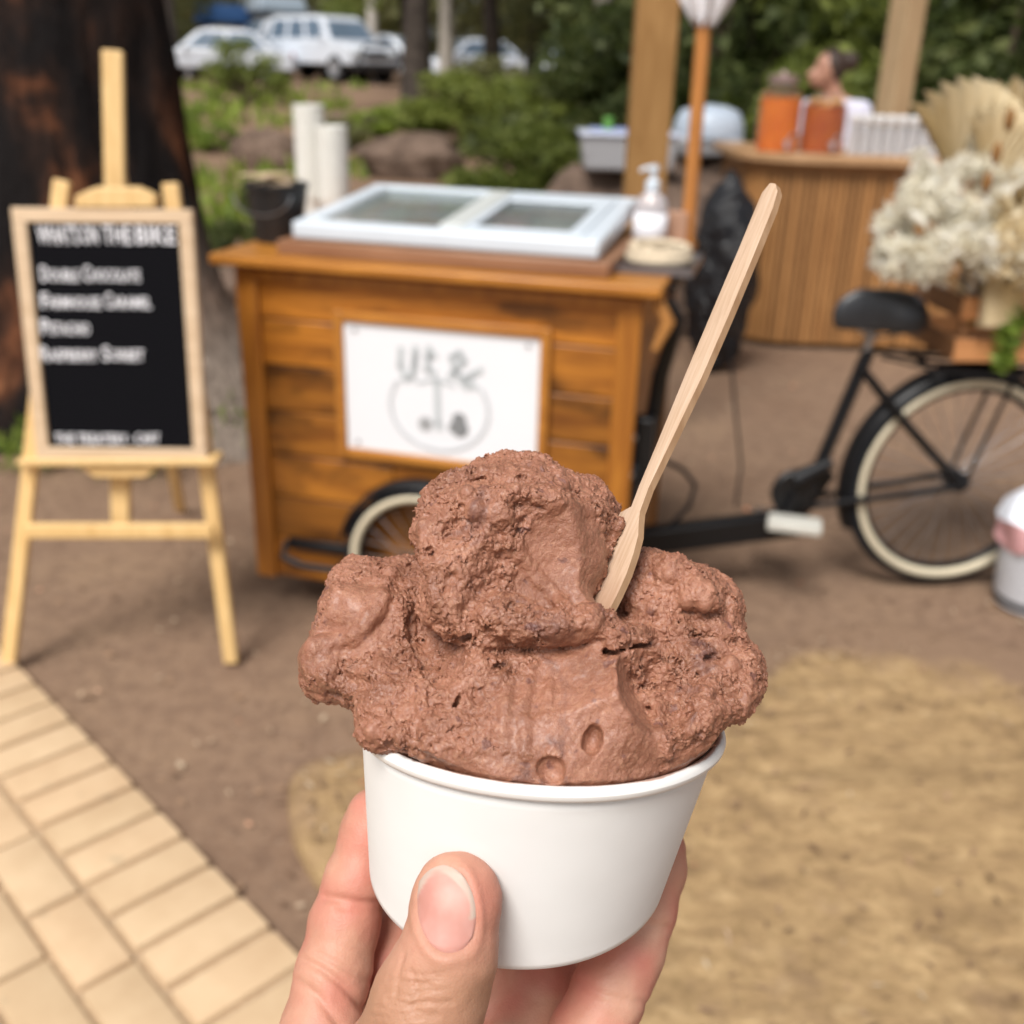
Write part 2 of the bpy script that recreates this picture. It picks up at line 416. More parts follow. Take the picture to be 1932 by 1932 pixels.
LOBE_C = [((1270, 1150, 283), (19, 14, 18), (0, 0, -22)), ((1335, 1158, 281), (7.5, 8.5, 12), (0, 0, -30)), ((1310, 1260, 275), (16.5, 13, 17), (0, 0, -15)), ((1390, 1268, 270), (5.5, 7, 8), (0, 0, 12)),
          ((1375, 1325, 264), (7.5, 5.5, 8), (0, 0, 30)), ((1200, 1120, 285), (12, 11, 12), None)]
BODY = [((1010, 1330, 276), (45, 27, 34), None), ((880, 1280, 262), (23, 18, 18), (0, 0, 25)), ((1130, 1325, 255), (19, 20, 17), (0, 0, 35)), ((1240, 1370, 258), (18, 11, 15), (0, 0, 25)),
        ((990, 1400, 248), (32, 10, 13), None), ((840, 1385, 255), (18, 9, 13), (0, 0, -25)), ((980, 1210, 292), (36, 20, 18), None), ((800, 1160, 290), (18, 15, 14), None), ((1190, 1150, 294), (18, 13, 14), None)]
CUTS = [((1066, 1052, 200), (39, 54, 57.5), (0, 6, -26), .6), ((835, 1175, 246), (9, 16, 25), (0, -15, -14), 2.0), ((1275, 1215, 250), (17, 1.3, 16), (0, 0, 6), 1.0),
        ((1268, 1300, 233), (10, 13, 15), (0, 0, 25), 1.2), ((622, 1302, 238), (11, 6.5, 20), (0, 0, -12), 1.0), ((930, 1330, 222), (12, 14, 12), (0, 0, 12), 2.0)]
PIT_AT = [((1118, 1395), (2.2, 3.5, 3.0), -12), ((1040, 1452), (3.2, 3.4, 2.6), 0), ((945, 1255), (2.2, 1.2, 2.5), 10), ((870, 1205), (3.5, 1.5, 3), 30), ((1345, 1240), (3, 1.2, 3), 10), ((700, 1330), (1.5, 2.2, 2.5), 0), ((905, 905), (2.5, 1.2, 2), 20), ((985, 900), (1.8, 1.3, 2), 0), ((860, 1330), (1.2, 4.0, 2.0), -20)]
DROPS = [((898, 962), 2.3), ((930, 968), 2.3), ((882, 930), 1.8), ((800, 995), 1.7), ((1298, 1132), 2.0), ((1330, 1138), 2.1), ((1262, 1085), 1.8), ((1250, 1110), 1.3), ((1378, 1258), 2.5), ((1352, 1270), 1.6), ((1322, 1345), 1.5),
         ((770, 1345), 1.9), ((592, 1222), 2.4), ((645, 1205), 1.5), ((1405, 1325), 1.6), ((1412, 1290), 1.4), ((607, 1308), 1.8), ((1062, 915), 1.8), ((910, 890), 1.5), ((960, 1040), 1.1), ((720, 1250), 1.2), ((1120, 1180), 1.4), ((1300, 1380), 1.2), ((702, 1380), 1.9)]
RIDGES = [([(905, 935, 258), (960, 938, 254), (1040, 946, 257), (1110, 962, 265), (1150, 996, 272)], 2.8), ([(1150, 990, 272), (1154, 1025, 271)], 2.2), ([(905, 950, 256), (925, 952, 254)], 3.0), ([(1190, 1050, 282), (1260, 1080, 270), (1330, 1130, 266)], 3.5)]
FOLDS = [([(735, 1085), (712, 1150), (670, 1200), (592, 1222)], 1.9), ([(1140, 1185), (1195, 1255), (1235, 1335), (1258, 1415)], 1.4), ([(1000, 1262), (985, 1330), (992, 1425)], .9), ([(958, 1300), (948, 1385)], .8), ([(1038, 1290), (1030, 1355)], .8),
         ([(700, 1335), (745, 1385), (800, 1428)], 1.5), ([(1180, 1192), (1260, 1197), (1330, 1186), (1395, 1203)], 1.5), ([(1300, 1345), (1340, 1300), (1380, 1262)], 1.7), ([(1300, 1378), (1345, 1342), (1398, 1342)], 1.3), ([(940, 955), (962, 1020), (1015, 1095), (1075, 1150)], 1.5),
         ([(800, 1000), (815, 1080), (835, 1160)], 1.4), ([(640, 1100), (625, 1160), (600, 1200)], 1.2), ([(765, 1230), (800, 1300), (812, 1370)], 1.3)]
ROTR = np.stack([RIMA[0], RIMA[2], RIMA[1]], 1)
RIDGES_K = [([K(*q) for q in pts], r) for pts, r in RIDGES]
def prep(L): return [(K(*c), r, rotm(*ro) if ro else None) for c, r, ro in L]
LA, LB, LC, LD = prep(LOBE_A), prep(LOBE_B), prep(LOBE_C), prep(BODY)
CK = [(K(*c), r, rotm(*ro) if ro else None, k) for c, r, ro, k in CUTS]; PITS = []; FOLDS_K = []
LEDGE = prep([((955, 1165, 252), (11, 6.5, 8), (0, 0, -12)), ((1030, 1180, 251), (11, 4.5, 7), (0, 0, -4)), ((1100, 1176, 253), (8, 4.2, 6), (0, 0, 8))])
def lobe(p, L, k=3.0):
    d = None
    for c, r, ro in L:
        e = sd_ell(p, c, r, ro); d = e if d is None else smin(d, e, k)
    return d
def ice_fn(p):
    w = perlin(p / 12 + 5); w2 = perlin(p / 12 + 31)
    wp = p + 2.0 * np.stack([w, w2, w * .5 - w2 * .6], 1)                         # hand-scooped unevenness
    body = lobe(wp, LD, 4.0)
    body = smin(body, sd_ell(wp, RIMC - 2 * RIMA[2], (47.5, 17, 47.5), ROTR), 4.0)
    h = H_rim(p); rr = R_rim(p)
    body = np.where(h < 5, np.maximum(body, (rr - 45.9) - np.maximum(h, 0) * .8 - np.minimum(h + .3, 0) * .75), body)
    d = smin(body, lobe(wp, LB, 5.0), 3.5); d = smin(d, lobe(wp, LC, 5.0), 3.0)
    d = smax(d, -sd_ell(p, K(782, 1192, 240), (12, 16, 25), rotm(0, -25, -18)), 2.0)
    d = smax(d, -sd_ell(p, K(980, 1222, 232), (24, 7, 24), rotm(0, 0, -6)), 3.0)
    d = smax(d, -sd_ell(p, K(1262, 1290, 238), (11, 14, 18), rotm(0, 0, 25)), 1.5)
    c, r, ro, k = CK[1]; d = smax(d, -sd_ell(p, c, r, ro), k)                      # valley between left lobe and top scoop
    d = smin(d, lobe(wp, LA, 4.0), 1.4)
    for pts, r in RIDGES_K[3:]:
        for a, b in zip(pts[:-1], pts[1:]): d = smin(d, sd_cap(wp, a, b, r, r), 2.5)
    for c, r, ro, k in CK[:1] + CK[2:]: d = smax(d, -sd_ell(p, c, r, ro), k)
    d = smin(d, lobe(wp, LEDGE, 3.0), 1.2)
    for pts, r in RIDGES_K[:3]:
        for a, b in zip(pts[:-1], pts[1:]): d = smin(d, sd_cap(wp, a, b, r, r), 1.8)
    for c, r, ro, k in PITS: d = smax(d, -sd_ell(p, c, r, ro), k)
    return d
SMOOTH = prep([((1075, 1066, 258), (13, 17, 9), (0, 0, -24)), ((1125, 1345, 241), (13.5, 20, 16), (0, 0, 30)), ((1000, 1455, 240), (30, 4, 12), None), ((600, 1228, 264), (7, 4.5, 9), (0, 0, 10)), ((990, 1340, 238), (7, 9, 10), None),
          ((1270, 1430, 255), (11, 5, 11), (0, 0, 25)), ((672, 1165, 262), (8, 11, 10), (0, 0, -35))])
def surf(u, v):                                   # where a sight line meets the scooped surface
    z = np.arange(222, 330, .35, dtype=np.float32); q = np.stack([(u - 966) / FPX * z, -(v - 966) / FPX * z, z], 1).astype(np.float32); d = ice_fn(q); k = np.where(d < 0)[0]
    return (q[k[0]], True) if len(k) else (q[d.argmin()], False)
def on_surf(pts, r):
    out = []
    for (a, b) in zip(pts[:-1], pts[1:]):
        for t in (0, .34, .67): q, ok = surf(a[0] + (b[0] - a[0]) * t, a[1] + (b[1] - a[1]) * t); out.append(q + np.array([0, 0, .35 * r], np.float32))
    q, ok = surf(*pts[-1]); out.append(q + np.array([0, 0, .35 * r], np.float32)); return out
_fk = [(on_surf(p_, r), r) for p_, r in FOLDS]
PITS = [(surf(*c)[0], r, rotm(0, 0, a), .5) for c, r, a in PIT_AT]
FOLDS_K = _fk
DK = []
for c, r in DROPS:
    q, ok = surf(*c); DK.append((q + np.array([0, 0, .25 * r if ok else 0], np.float32), r))
ST_A = np.array([.55, .80, .2], np.float32); ST_A /= np.linalg.norm(ST_A)
def ice_band(p, v):
    for pts, r in FOLDS_K:
        a0 = np.min(pts, 0) - 5; a1 = np.max(pts, 0) + 5; mk = np.where(((p > a0) & (p < a1)).all(1))[0]
        if len(mk):
            q_ = p[mk]; w_ = v[mk]
            for a, b in zip(pts[:-1], pts[1:]): w_ = smin(w_, sd_cap(q_, a, b, r, r), 1.8)
            v[mk] = w_
    s = np.zeros(len(p), np.float32)
    for c, r, ro in SMOOTH:
        s = np.maximum(s, 1 - sm01((sd_ell(p, c, r, ro) + 1.0) / 3.0))
    n6 = perlin(p / 6.3 + 8); n4 = perlin(p / 3.4 + 21); n2 = perlin(p / 1.7 + 3)
    s = np.clip(s + .25 * n6 * (s > .05), 0, 1)
    rough = (1 - .93 * s) * np.clip(.85 + .6 * n6, .45, 1.2)
    rough = rough * np.where(R_rim(p) < 46, .15 + .85 * sm01((H_rim(p) + .5) / 3.0), 1)
    q = p + .9 * np.stack([n4, n2, -n4], 1)
    g = worley(q / np.array([1.6, 1.9, 1.7], np.float32)) - .55; g2 = worley(q / .78 + 9) - .55
    pit = sm01((n2 * .8 + n4 * .7 - .55) / .2); fold = np.abs(perlin(q / np.array([3.6, 2.2, 3.0], np.float32) + 60)) - .3
    al = p @ ST_A; st = p - al[:, None] * ST_A * .86                               # scrape marks left by the scoop
    v = v + rough * (1.08 * g + 1.3 * g2 + 1.3 * pit + .8 * fold) + (.3 + .9 * rough) * (.95 * n6 + .75 * n4) + s * (.16 * perlin(st / 1.1 + 50) + .10 * perlin(p / .8))
    for c, r in DK: v = smin(v, np.sqrt((p[:, 0] - c[0]) ** 2 + .7 * (p[:, 1] - c[1]) ** 2 + (p[:, 2] - c[2]) ** 2) - r, 1.1)
    return v
HV = 0.31
D_, lo_ = eval_grid(ice_fn, (-62, -70, 226), (72, 24, 322), HV, ice_band, 2.8)
IV, IF = surface_nets(D_, lo_, HV); del D_; IV, IF = keep_largest(IV, IF)
ic = NT('chocolate_ice_cream'); co = ic.co()
c1 = ic.noise(co, 70, 5, .6); c2 = ic.noise(co, 700, 3, .6); c3 = ic.noise(co, 25, 4, .55, 2.0)
base = ic.ramp(c1, [(.3, (.205, .079, .042)), (.55, (.312, .130, .076)), (.75, (.395, .178, .108))])
base = ic.mix(ic.ramp(c2, [(.48, (0, 0, 0)), (.72, (.4, .4, .4))]), base, (.53, .28, .172))
base = ic.mix(ic.ramp(c3, [(.60, (0, 0, 0)), (.68, (.7, .7, .7))]), base, (.10, .043, .038))     # dark fudge ripple
c4 = ic.noise(co, 240, 2, .5); base = ic.mix(ic.ramp(c4, [(.67, (0, 0, 0)), (.72, (.6, .6, .6))]), base, (.12, .045, .04))
ic.col(base); ic.set(Roughness=.42); ic.l(ic.ramp(ic.noise(co, 120, 3), [(.35, (.30,) * 3), (.65, (.52,) * 3)]), ic.b.inputs['Roughness']); ic.b.inputs['Specular IOR Level'].default_value = .55; ic.b.inputs['Coat Weight'].default_value = .14; ic.b.inputs['Coat Roughness'].default_value = .25
ic.b.inputs['Subsurface Weight'].default_value = .15; ic.b.inputs['Subsurface Radius'].default_value = (.0022, .0011, .0007); ic.b.inputs['Subsurface Scale'].default_value = .6
ic.bump(ic.noise(co, 2600, 3, .7), .55, .0003, ic.bump(ic.noise(co, 1000, 4, .7), .6, .0008))
ice = held('ice_cream', IV, IF, ic.m, RIMC)
tag(ice, 'rough scooped chocolate ice cream heaped above the paper cup', 'ice cream')

# ---- wooden spoon
SR_SHIFT = 13
SL = [(1451, 345), (1437, 362), (1424, 392), (1392, 470), (1340, 592), (1290, 710), (1240, 832), (1205, 915), (1190, 955), (1170, 966), (1160, 985), (1150, 1020), (1140, 1060), (1128, 1110), (1118, 1150), (1112, 1190)]
SR = [(1462, 346), (1468, 360), (1466, 390), (1438, 470), (1388, 590), (1336, 710), (1276, 835), (1235, 920), (1216, 965), (1210, 985), (1204, 1010), (1196, 1045), (1184, 1085), (1168, 1125), (1152, 1160), (1140, 1200)]
def spoon_depth(v): return 268 + (1160 - v) * .018 - 5.0 * np.clip((v - 960) / 220, 0, 1) ** 2 * 0
sn = np.array([-.84, .12, -.52]); sn /= np.linalg.norm(sn)
s0 = K(1290, 760, 268 + 7); axu = K(1455, 350, 284) - K(1125, 1170, 262); axu /= np.linalg.norm(axu); sn = sn - (sn @ axu) * axu; sn /= np.linalg.norm(sn); axw = np.cross(axu, sn); axw = axw if axw[0] > 0 else -axw
def on_plane(u, v):
    d = K(u, v, 1.0); return d * ((s0 @ sn) / (d @ sn))
def curl(q):                                     # the blade bends a little
    a = (q - s0) @ axu; return q - sn * (-.0016 * min(0, a + 22) ** 2) * .6
NS = 5; rings_f = []; 
for (a, b) in zip(SL, SR):
    b = (b[0] - SR_SHIFT * min(1, max(0, (1010 - b[1]) / 60)) * min(1, max(0, (b[1] - 350) / 60)), b[1])
    pa, pb = on_plane(*a), on_plane(*b); rings_f.append([curl(pa + (pb - pa) * i / (NS - 1)) for i in range(NS)])
rf = np.array(rings_f); TK = 2.5
edge_in = np.linspace(-1, 1, NS); cham = .25 * np.abs(edge_in) ** 8
Vs = []; nr = len(rf)
top = rf - sn * cham[None, :, None]; bot = rf - sn * TK + sn * cham[None, :, None]
loopv = []
for i in range(nr): loopv.append(np.concatenate([top[i], bot[i][::-1]]))
m_ = 2 * NS; V = np.concatenate(loopv); Fq = [(i * m_ + j, i * m_ + (j + 1) % m_, (i + 1) * m_ + (j + 1) % m_, (i + 1) * m_ + j) for i in range(nr - 1) for j in range(m_)]
for e in (0, nr - 1):
    for j in range(NS - 1): Fq.append((e * m_ + j, e * m_ + j + 1, e * m_ + m_ - 2 - j, e * m_ + m_ - 1 - j))
sw = NT('birch'); tc = sw.n('ShaderNodeTexCoord'); mp = sw.n('ShaderNodeMapping')
ax_w = Vector(axu @ B3); mp.inputs['Rotation'].default_value = ax_w.rotation_difference(Vector((0, 0, 1))).to_euler(); mp.inputs['Scale'].default_value = (18, 18, 1)
rt = sw.n('ShaderNodeVectorRotate', rotation_type='EULER_XYZ'); rt.inputs['Rotation'].default_value = mp.inputs['Rotation'].default_value; mp.inputs['Rotation'].default_value = (0, 0, 0)
sw.l(tc.outputs['Object'], rt.inputs['Vector']); sw.l(rt.outputs[0], mp.inputs[0])
g = sw.noise(mp.outputs[0], 55, 6, .62, .3); g2 = sw.noise(sw.co(), 60, 4)
cc = sw.ramp(g, [(.3, (.46, .31, .205)), (.55, (.57, .41, .29)), (.8, (.64, .485, .37))]); cc = sw.mix(sw.ramp(g2, [(.45, (0, 0, 0)), (.8, (.3, .3, .3))]), cc, (.50, .33, .20))
at = sw.n('ShaderNodeAttribute', attribute_name='wet'); cc = sw.mix(at.outputs['Fac'], cc, (.33, .17, .10)); sw.col(cc); sw.set(Roughness=.7); sw.bump(g, .3, .0004)
sp = held('wooden_spoon', V, np.array(Fq), sw.m, s0)
se = wood('birch_edge_shade', (.30, .175, .092), (.42, .27, .16), 2, 30, .75, 6, 0.0); sp.data.materials.append(se)  # darker birch for the side faces: the edge's shading painted into the colour
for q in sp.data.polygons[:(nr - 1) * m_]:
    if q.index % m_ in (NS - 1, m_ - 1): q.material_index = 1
sp.data.set_sharp_from_angle(angle=.6)
wt = sm01((pix(V.astype(np.float32))[:, 1] - 1060) / 110) * .7; t_ = sp.data.attributes.new('wet', 'FLOAT', 'POINT'); t_.data.foreach_set('value', wt.astype(np.float32))
tag(sp, 'flat wooden spoon standing in the chocolate ice cream', 'spoon')

# ---- left hand
def thumb_wall(u, v):                             # depth of the cup's front wall behind a thumb point
    best = 1e9; bd = 258
    for t in np.linspace(0, 1, 41):
        q = cup_pt(np.linspace(.3, 2.8, 60), t); px = pix(q); e = (px[:, 0] - u) ** 2 + (px[:, 1] - v) ** 2; i = e.argmin()
        if e[i] < best: best = e[i]; bd = q[i, 2]
    return bd
TW = thumb_wall(868, 1690)
def chain(p, pts, k):
    d = None
    for (a, ra), (b, rb) in zip(pts[:-1], pts[1:]):
        e = sd_cap(p, K(*a), K(*b), ra, rb); d = e if d is None else smin(d, e, k)
    return d
TD = TW - 8.2
IDX = [((705, 1535, 309), 7.6), ((697, 1575, 309), 8.4), ((672, 1665, 306), 9.1), ((650, 1742, 303), 9.8), ((628, 1835, 298), 10.3), ((606, 1950, 292), 11.2), ((605, 2110, 292), 13)]
MID = [((800, 1600, 335), 8.0), ((765, 1720, 326), 9.6), ((735, 1830, 315), 11), ((725, 1980, 304), 12), ((750, 2120, 300), 13)]
RNG = [((1060, 1600, 345), 8.0), ((1040, 1730, 332), 9.6), ((1022, 1850, 319), 11), ((985, 1990, 308), 12.5), ((900, 2130, 304), 13)]
PNK = [((1243, 1603, 311), 7.9), ((1236, 1640, 311), 8.6), ((1214, 1715, 308), 9.3), ((1186, 1795, 304), 10.0), ((1150, 1870, 300), 10.4), ((1112, 1955, 296), 11.0), ((1040, 2110, 296), 14)]
def hand_fn(p):
    # thumb, flattened where the nail sits
    th = smin(sd_ell(p, K(864, 1692, TD), (9.6, 10.2, 7.9), rotm(0, 12, 8)), sd_cap(p, K(862, 1712, TD), K(846, 1800, TD - 1), 9.7, 10.8), 4)
    th = smin(th, sd_cap(p, K(846, 1800, TD - 1), K(808, 1890, TD - 1), 10.8, 12.4), 4)
    th = smin(th, sd_cap(p, K(808, 1890, TD - 1), K(745, 2060, TD + 8), 12.4, 15), 5)
    th = smin(th, sd_cap(p, K(745, 2060, TD + 8), K(760, 2260, 284), 15, 21), 8)
    d = None
    for c in (MID, RNG, IDX, PNK):
        e = chain(p, c, 3.0); d = e if d is None else smin(d, e, 1.0)
    palm = sd_ell(p, K(815, 2190, 302), (42, 34, 15), rotm(-10, 0, 0))
    palm = smin(palm, sd_ell(p, K(840, 2010, 318), (36, 26, 9), rotm(-12, 0, 0)), 9)
    palm = smin(palm, sd_ell(p, K(960, 1960, 322), (24, 28, 8)), 8)
    palm = smin(palm, sd_cap(p, K(800, 2330, 296), K(770, 2560, 288), 24, 23), 14)
    palm = smin(palm, sd_cap(p, K(770, 2560, 288), K(735, 3000, 270), 23, 28), 10)
    d = smin(d, palm, 5); d = smin(d, th, 3.5)
    return d
HH = 0.62
D_, lo_ = eval_grid(hand_fn, (-75, -262, 222), (75, -62, 358), HH, None, .6)
HVt, HF = surface_nets(D_, lo_, HH); del D_
N = vnormals(HVt, HF); px = pix(HVt); front = (N[:, 2] < .15)
NAIL_C, NAIL_A, NAIL_R = np.array([842, 1716]), math.radians(-9), (56, 84)
def nail_d(uv):                                   # <0 inside the nail outline, in px
    q = uv - NAIL_C; c, s = math.cos(NAIL_A), math.sin(NAIL_A); x = q[:, 0] * c + q[:, 1] * s; y = -q[:, 0] * s + q[:, 1] * c
    k = ((np.abs(x) / NAIL_R[0]) ** 2.5 + (np.abs(y) / NAIL_R[1]) ** 2.3) ** (1 / 2.4)
    return (k - 1) * NAIL_R[0]
disp = np.zeros(len(HVt), np.float32)
isth = (HVt[:, 2] < TD + 3) & front
nd = nail_d(px)
disp += np.where(isth, -.55 * (1 - sm01((nd + 6) / 8)) + .45 * np.exp(-((nd - 9) / 7.0) ** 2), 0)
def crease(poly, depth, w, zmin=0, zmax=1e9):
    global disp
    best = np.full(len(px), 1e9)
    for a, b in zip(poly[:-1], poly[1:]):
        a = np.array(a, float); b = np.array(b, float); ab = b - a; t = np.clip(((px - a) @ ab) / (ab @ ab), 0, 1)
        best = np.minimum(best, np.linalg.norm(px - a - t[:, None] * ab, axis=1))
    m = front & (HVt[:, 2] > zmin) & (HVt[:, 2] < zmax)
    disp = disp - np.where(m, depth * np.exp(-(best / w) ** 2), 0)
BK = TD + 14
crease([(612, 1692), (680, 1704), (760, 1706)], 1.0, 9, BK)
crease([(640, 1712), (740, 1720)], .5, 8, BK)
crease([(575, 1812), (610, 1830), (650, 1862), (690, 1905)], 1.0, 9, BK); crease([(560, 1850), (600, 1880), (640, 1935)], .7, 9, BK); crease([(600, 1800), (700, 1850)], .5, 8, BK)
crease([(1165, 1728), (1210, 1745), (1262, 1752)], .55, 9, BK); crease([(1085, 1850), (1140, 1880), (1225, 1895)], .55, 10, BK)
for i in range(14):                                # knuckle wrinkles on the thumb
    y0 = 1832 + i * 10; x0 = 742 - i * 5; r_ = random.Random(i)
    crease([(x0 + r_.uniform(-10, 25), y0 + r_.uniform(-4, 4)), (x0 + 55, y0 + 10 + r_.uniform(-6, 6)), (x0 + 110 + r_.uniform(-30, 30), y0 + 4 + r_.uniform(-8, 8))], .22 + .3 * r_.random(), 3.4, 0, BK)
crease([(762, 1800), (752, 1838), (745, 1880)], .4, 5, 0, BK); crease([(775, 1830), (790, 1870), (780, 1905)], .35, 5, 0, BK)
disp += .28 * fbm(HVt / 9.0, 3).astype(np.float32)
HVd = HVt + N * disp[:, None]
sk = NT('skin'); co = sk.co()
n1 = sk.noise(co, 34, 4); n2 = sk.noise(co, 420, 4, .6); n3 = sk.n('ShaderNodeTexVoronoi'); n3.inputs['Scale'].default_value = 1700; sk.l(co, n3.inputs['Vector'])
cc = sk.ramp(n1, [(.32, (.45, .215, .145)), (.55, (.52, .27, .185)), (.72, (.58, .33, .235))]); cc = sk.mix(sk.ramp(n2, [(.5, (0, 0, 0)), (.8, (.35, .35, .35))]), cc, (.44, .185, .13))
at = sk.n('ShaderNodeAttribute', attribute_name='flush'); cc = sk.mix(at.outputs['Fac'], cc, (.50, .165, .125))     # redder palm side
at2 = sk.n('ShaderNodeAttribute', attribute_name='tan'); cc = sk.mix(at2.outputs['Fac'], cc, (.37, .195, .115))       # browner back of the thumb
sk.col(cc); sk.set(Roughness=.52); sk.b.inputs['Specular IOR Level'].default_value = .35; sk.b.inputs['Subsurface Weight'].default_value = .13; sk.b.inputs['Subsurface Radius'].default_value = (.006, .0025, .0014); sk.b.inputs['Subsurface Scale'].default_value = .6
sk.bump(n3.outputs['Distance'], .22, .0003, sk.bump(n2, .14, .0006))
hand = held('hand', HVd, HF, sk.m, K(790, 2300, 296))
fl = np.clip(.35 + .9 * fbm(HVt / 16.0 + 4, 2), 0, .75) * (HVt[:, 2] > BK); fl = np.maximum(fl, .45 * np.exp(-(np.linalg.norm(px - np.array([905, 1700]), axis=1) / 70) ** 2) * isth)
tn = isth * sm01((px[:, 1] - 1770) / 110) * .75
for nm, a in (('flush', fl), ('tan', tn)):
    t_ = hand.data.attributes.new(nm, 'FLOAT', 'POINT'); t_.data.foreach_set('value', a.astype(np.float32))
tag(hand, 'left hand gripping the paper cup, thumb in front and fingers behind', 'hand')
# thumbnail: a curved plate lying on the thumb
us = np.linspace(-1, 1, 25); q = []
okv = np.where(isth & (nd < 30))[0]; tv = HVt[okv]; tp = px[okv]; tnm = N[okv]
for b in us:
    for a in us:
        x, y = a * math.sqrt(max(0, 1 - b * b / 2)) * NAIL_R[0], b * math.sqrt(max(0, 1 - a * a / 2)) * NAIL_R[1]
        c, s = math.cos(NAIL_A), math.sin(NAIL_A); u = NAIL_C[0] + x * c - y * s; v = NAIL_C[1] + x * s + y * c
        dd = ((tp - (u, v)) ** 2).sum(1); w = np.exp(-dd / 90.0); w /= w.sum()
        ed = max(abs(a), abs(b)); tipl = max(0, -b - .75) * 1.0
        q.append((tv * w[:, None]).sum(0) * 1.0 + (tnm * w[:, None]).sum(0) * (.12 - .35 * (ed > .99) + tipl))
q = np.array(q); Fn = np.array([(i * 25 + j, i * 25 + j + 1, (i + 1) * 25 + j + 1, (i + 1) * 25 + j) for i in range(24) for j in range(24)])
nl = NT('nail'); at = nl.n('ShaderNodeAttribute', attribute_name='tip'); co = nl.co()
nb = nl.noise(co, 90, 3); cc = nl.ramp(nb, [(.35, (.50, .235, .19)), (.7, (.60, .33, .275))]); cc = nl.mix(at.outputs['Fac'], cc, (.52, .40, .33))
nl.col(cc); nl.set(Roughness=.5); nl.b.inputs['Specular IOR Level'].default_value = .35; nl.b.inputs['Subsurface Weight'].default_value = .25; nl.b.inputs['Subsurface Radius'].default_value = (.003, .0015, .001); nl.b.inputs['Subsurface Scale'].default_value = .5
nl.bump(nl.noise(nl.co((60, 60, 4)), 8, 3), .06, .0005)
no = held('thumbnail', q, Fn, nl.m, K(790, 2300, 296), hand)
tipv = np.array([sm01(np.array((math.hypot(a * .9 + .12, b) * (1 if b < .35 and (b < -.2 or a > 0.3) else 0) - .80) / .1)) for b in us for a in us])
t_ = no.data.attributes.new('tip', 'FLOAT', 'POINT'); t_.data.foreach_set('value', tipv.astype(np.float32))
# ================================================================== ground
def hgt(x, y):                                    # the land climbs gently behind the stalls
    t = np.clip((np.asarray(y, float) - 6.5) / 20.0, 0, 1); r = t * t * (3 - 2 * t)
    return .80 * r + .05 * r * np.sin(x * .9 + y * .4)
gx = np.concatenate([np.linspace(-400, -14, 24), np.linspace(-13.5, 13.5, 110), np.linspace(14, 400, 24)])
gy = np.concatenate([np.linspace(-30, -1, 10), np.linspace(-.5, 30, 150), np.linspace(32, 900, 30)])
XX, YY = np.meshgrid(gx, gy, indexing='ij'); ZZ = hgt(XX, YY)
pp = np.stack([XX.ravel(), YY.ravel(), np.zeros(XX.size)], 1)
ZZ = ZZ + (.012 * fbm(pp / .9, 3) * np.clip((YY.ravel() - 2.6) / 2, 0, 1)).reshape(XX.shape) - .012
V = np.stack([XX, YY, ZZ], -1).reshape(-1, 3); nx, ny = XX.shape
ii = np.arange(nx * ny).reshape(nx, ny); F = np.stack([ii[:-1, :-1], ii[1:, :-1], ii[1:, 1:], ii[:-1, 1:]], -1).reshape(-1, 4)
gd = NT('packed_dirt'); co = gd.co()
a = gd.noise(co, 1.3, 6, .6); b = gd.noise(co, 26, 5, .65); c = gd.noise(co, 90, 3, .6)
cc = gd.ramp(a, [(.3, (.195, .122, .080)), (.5, (.225, .146, .097)), (.7, (.265, .175, .112))])
cc = gd.mix(gd.ramp(b, [(.35, (.6, .6, .6)), (.55, (0, 0, 0))]), cc, (.13, .080, .055)); cc = gd.mix(gd.ramp(c, [(.60, (0, 0, 0)), (.72, (.5, .5, .5))]), cc, (.43, .335, .25))
gd.col(cc); gd.set(Roughness=.95); gd.bump(b, .6, .012, gd.bump(c, .5, .005))
g_ = bpy.data.objects.new('ground', np_mesh('ground', V, F, gd.m)); link(g_); tag(g_, 'bare brown packed dirt with scattered leaf litter', kind='structure')

# leaf litter and pebbles, far too many to count
r_ = np.random.RandomState(5); LV = []; LF = []
for i in range(3000):
    y = 1.0 + 5.6 * r_.rand() ** .8; x = (r_.rand() * 2 - 1) * (.65 * y + .4); s = r_.uniform(.004, .014); a = r_.rand() * 6.28; z = float(hgt(x, y)) + .002
    u = np.array([math.cos(a), math.sin(a), r_.uniform(-.25, .25)]) * s; w = np.array([-math.sin(a), math.cos(a), r_.uniform(-.3, .3)]) * s * r_.uniform(.25, .7); p0 = np.array([x, y, z + s * .25])
    k = len(LV); LV += [p0 - u, p0 - w, p0 + u, p0 + w, p0 - np.array([0, 0, s * .3])]; LF += [(k, k + 1, k + 2, k + 3)]
lt = NT('dry_leaves'); gi = lt.n('ShaderNodeNewGeometry'); lt.col(lt.ramp(gi.outputs['Random Per Island'], [(0, (.10, .055, .035)), (.4, (.20, .125, .08)), (.75, (.32, .20, .12)), (.93, (.5, .40, .28)), (1, (.55, .2, .1))])); lt.set(Roughness=.8)
o = bpy.data.objects.new('leaf_litter', np_mesh('leaf_litter', np.array(LV), np.array(LF), lt.m)); link(o); tag(o, 'dry leaf litter strewn over the dirt', 'leaf litter', kind='stuff')

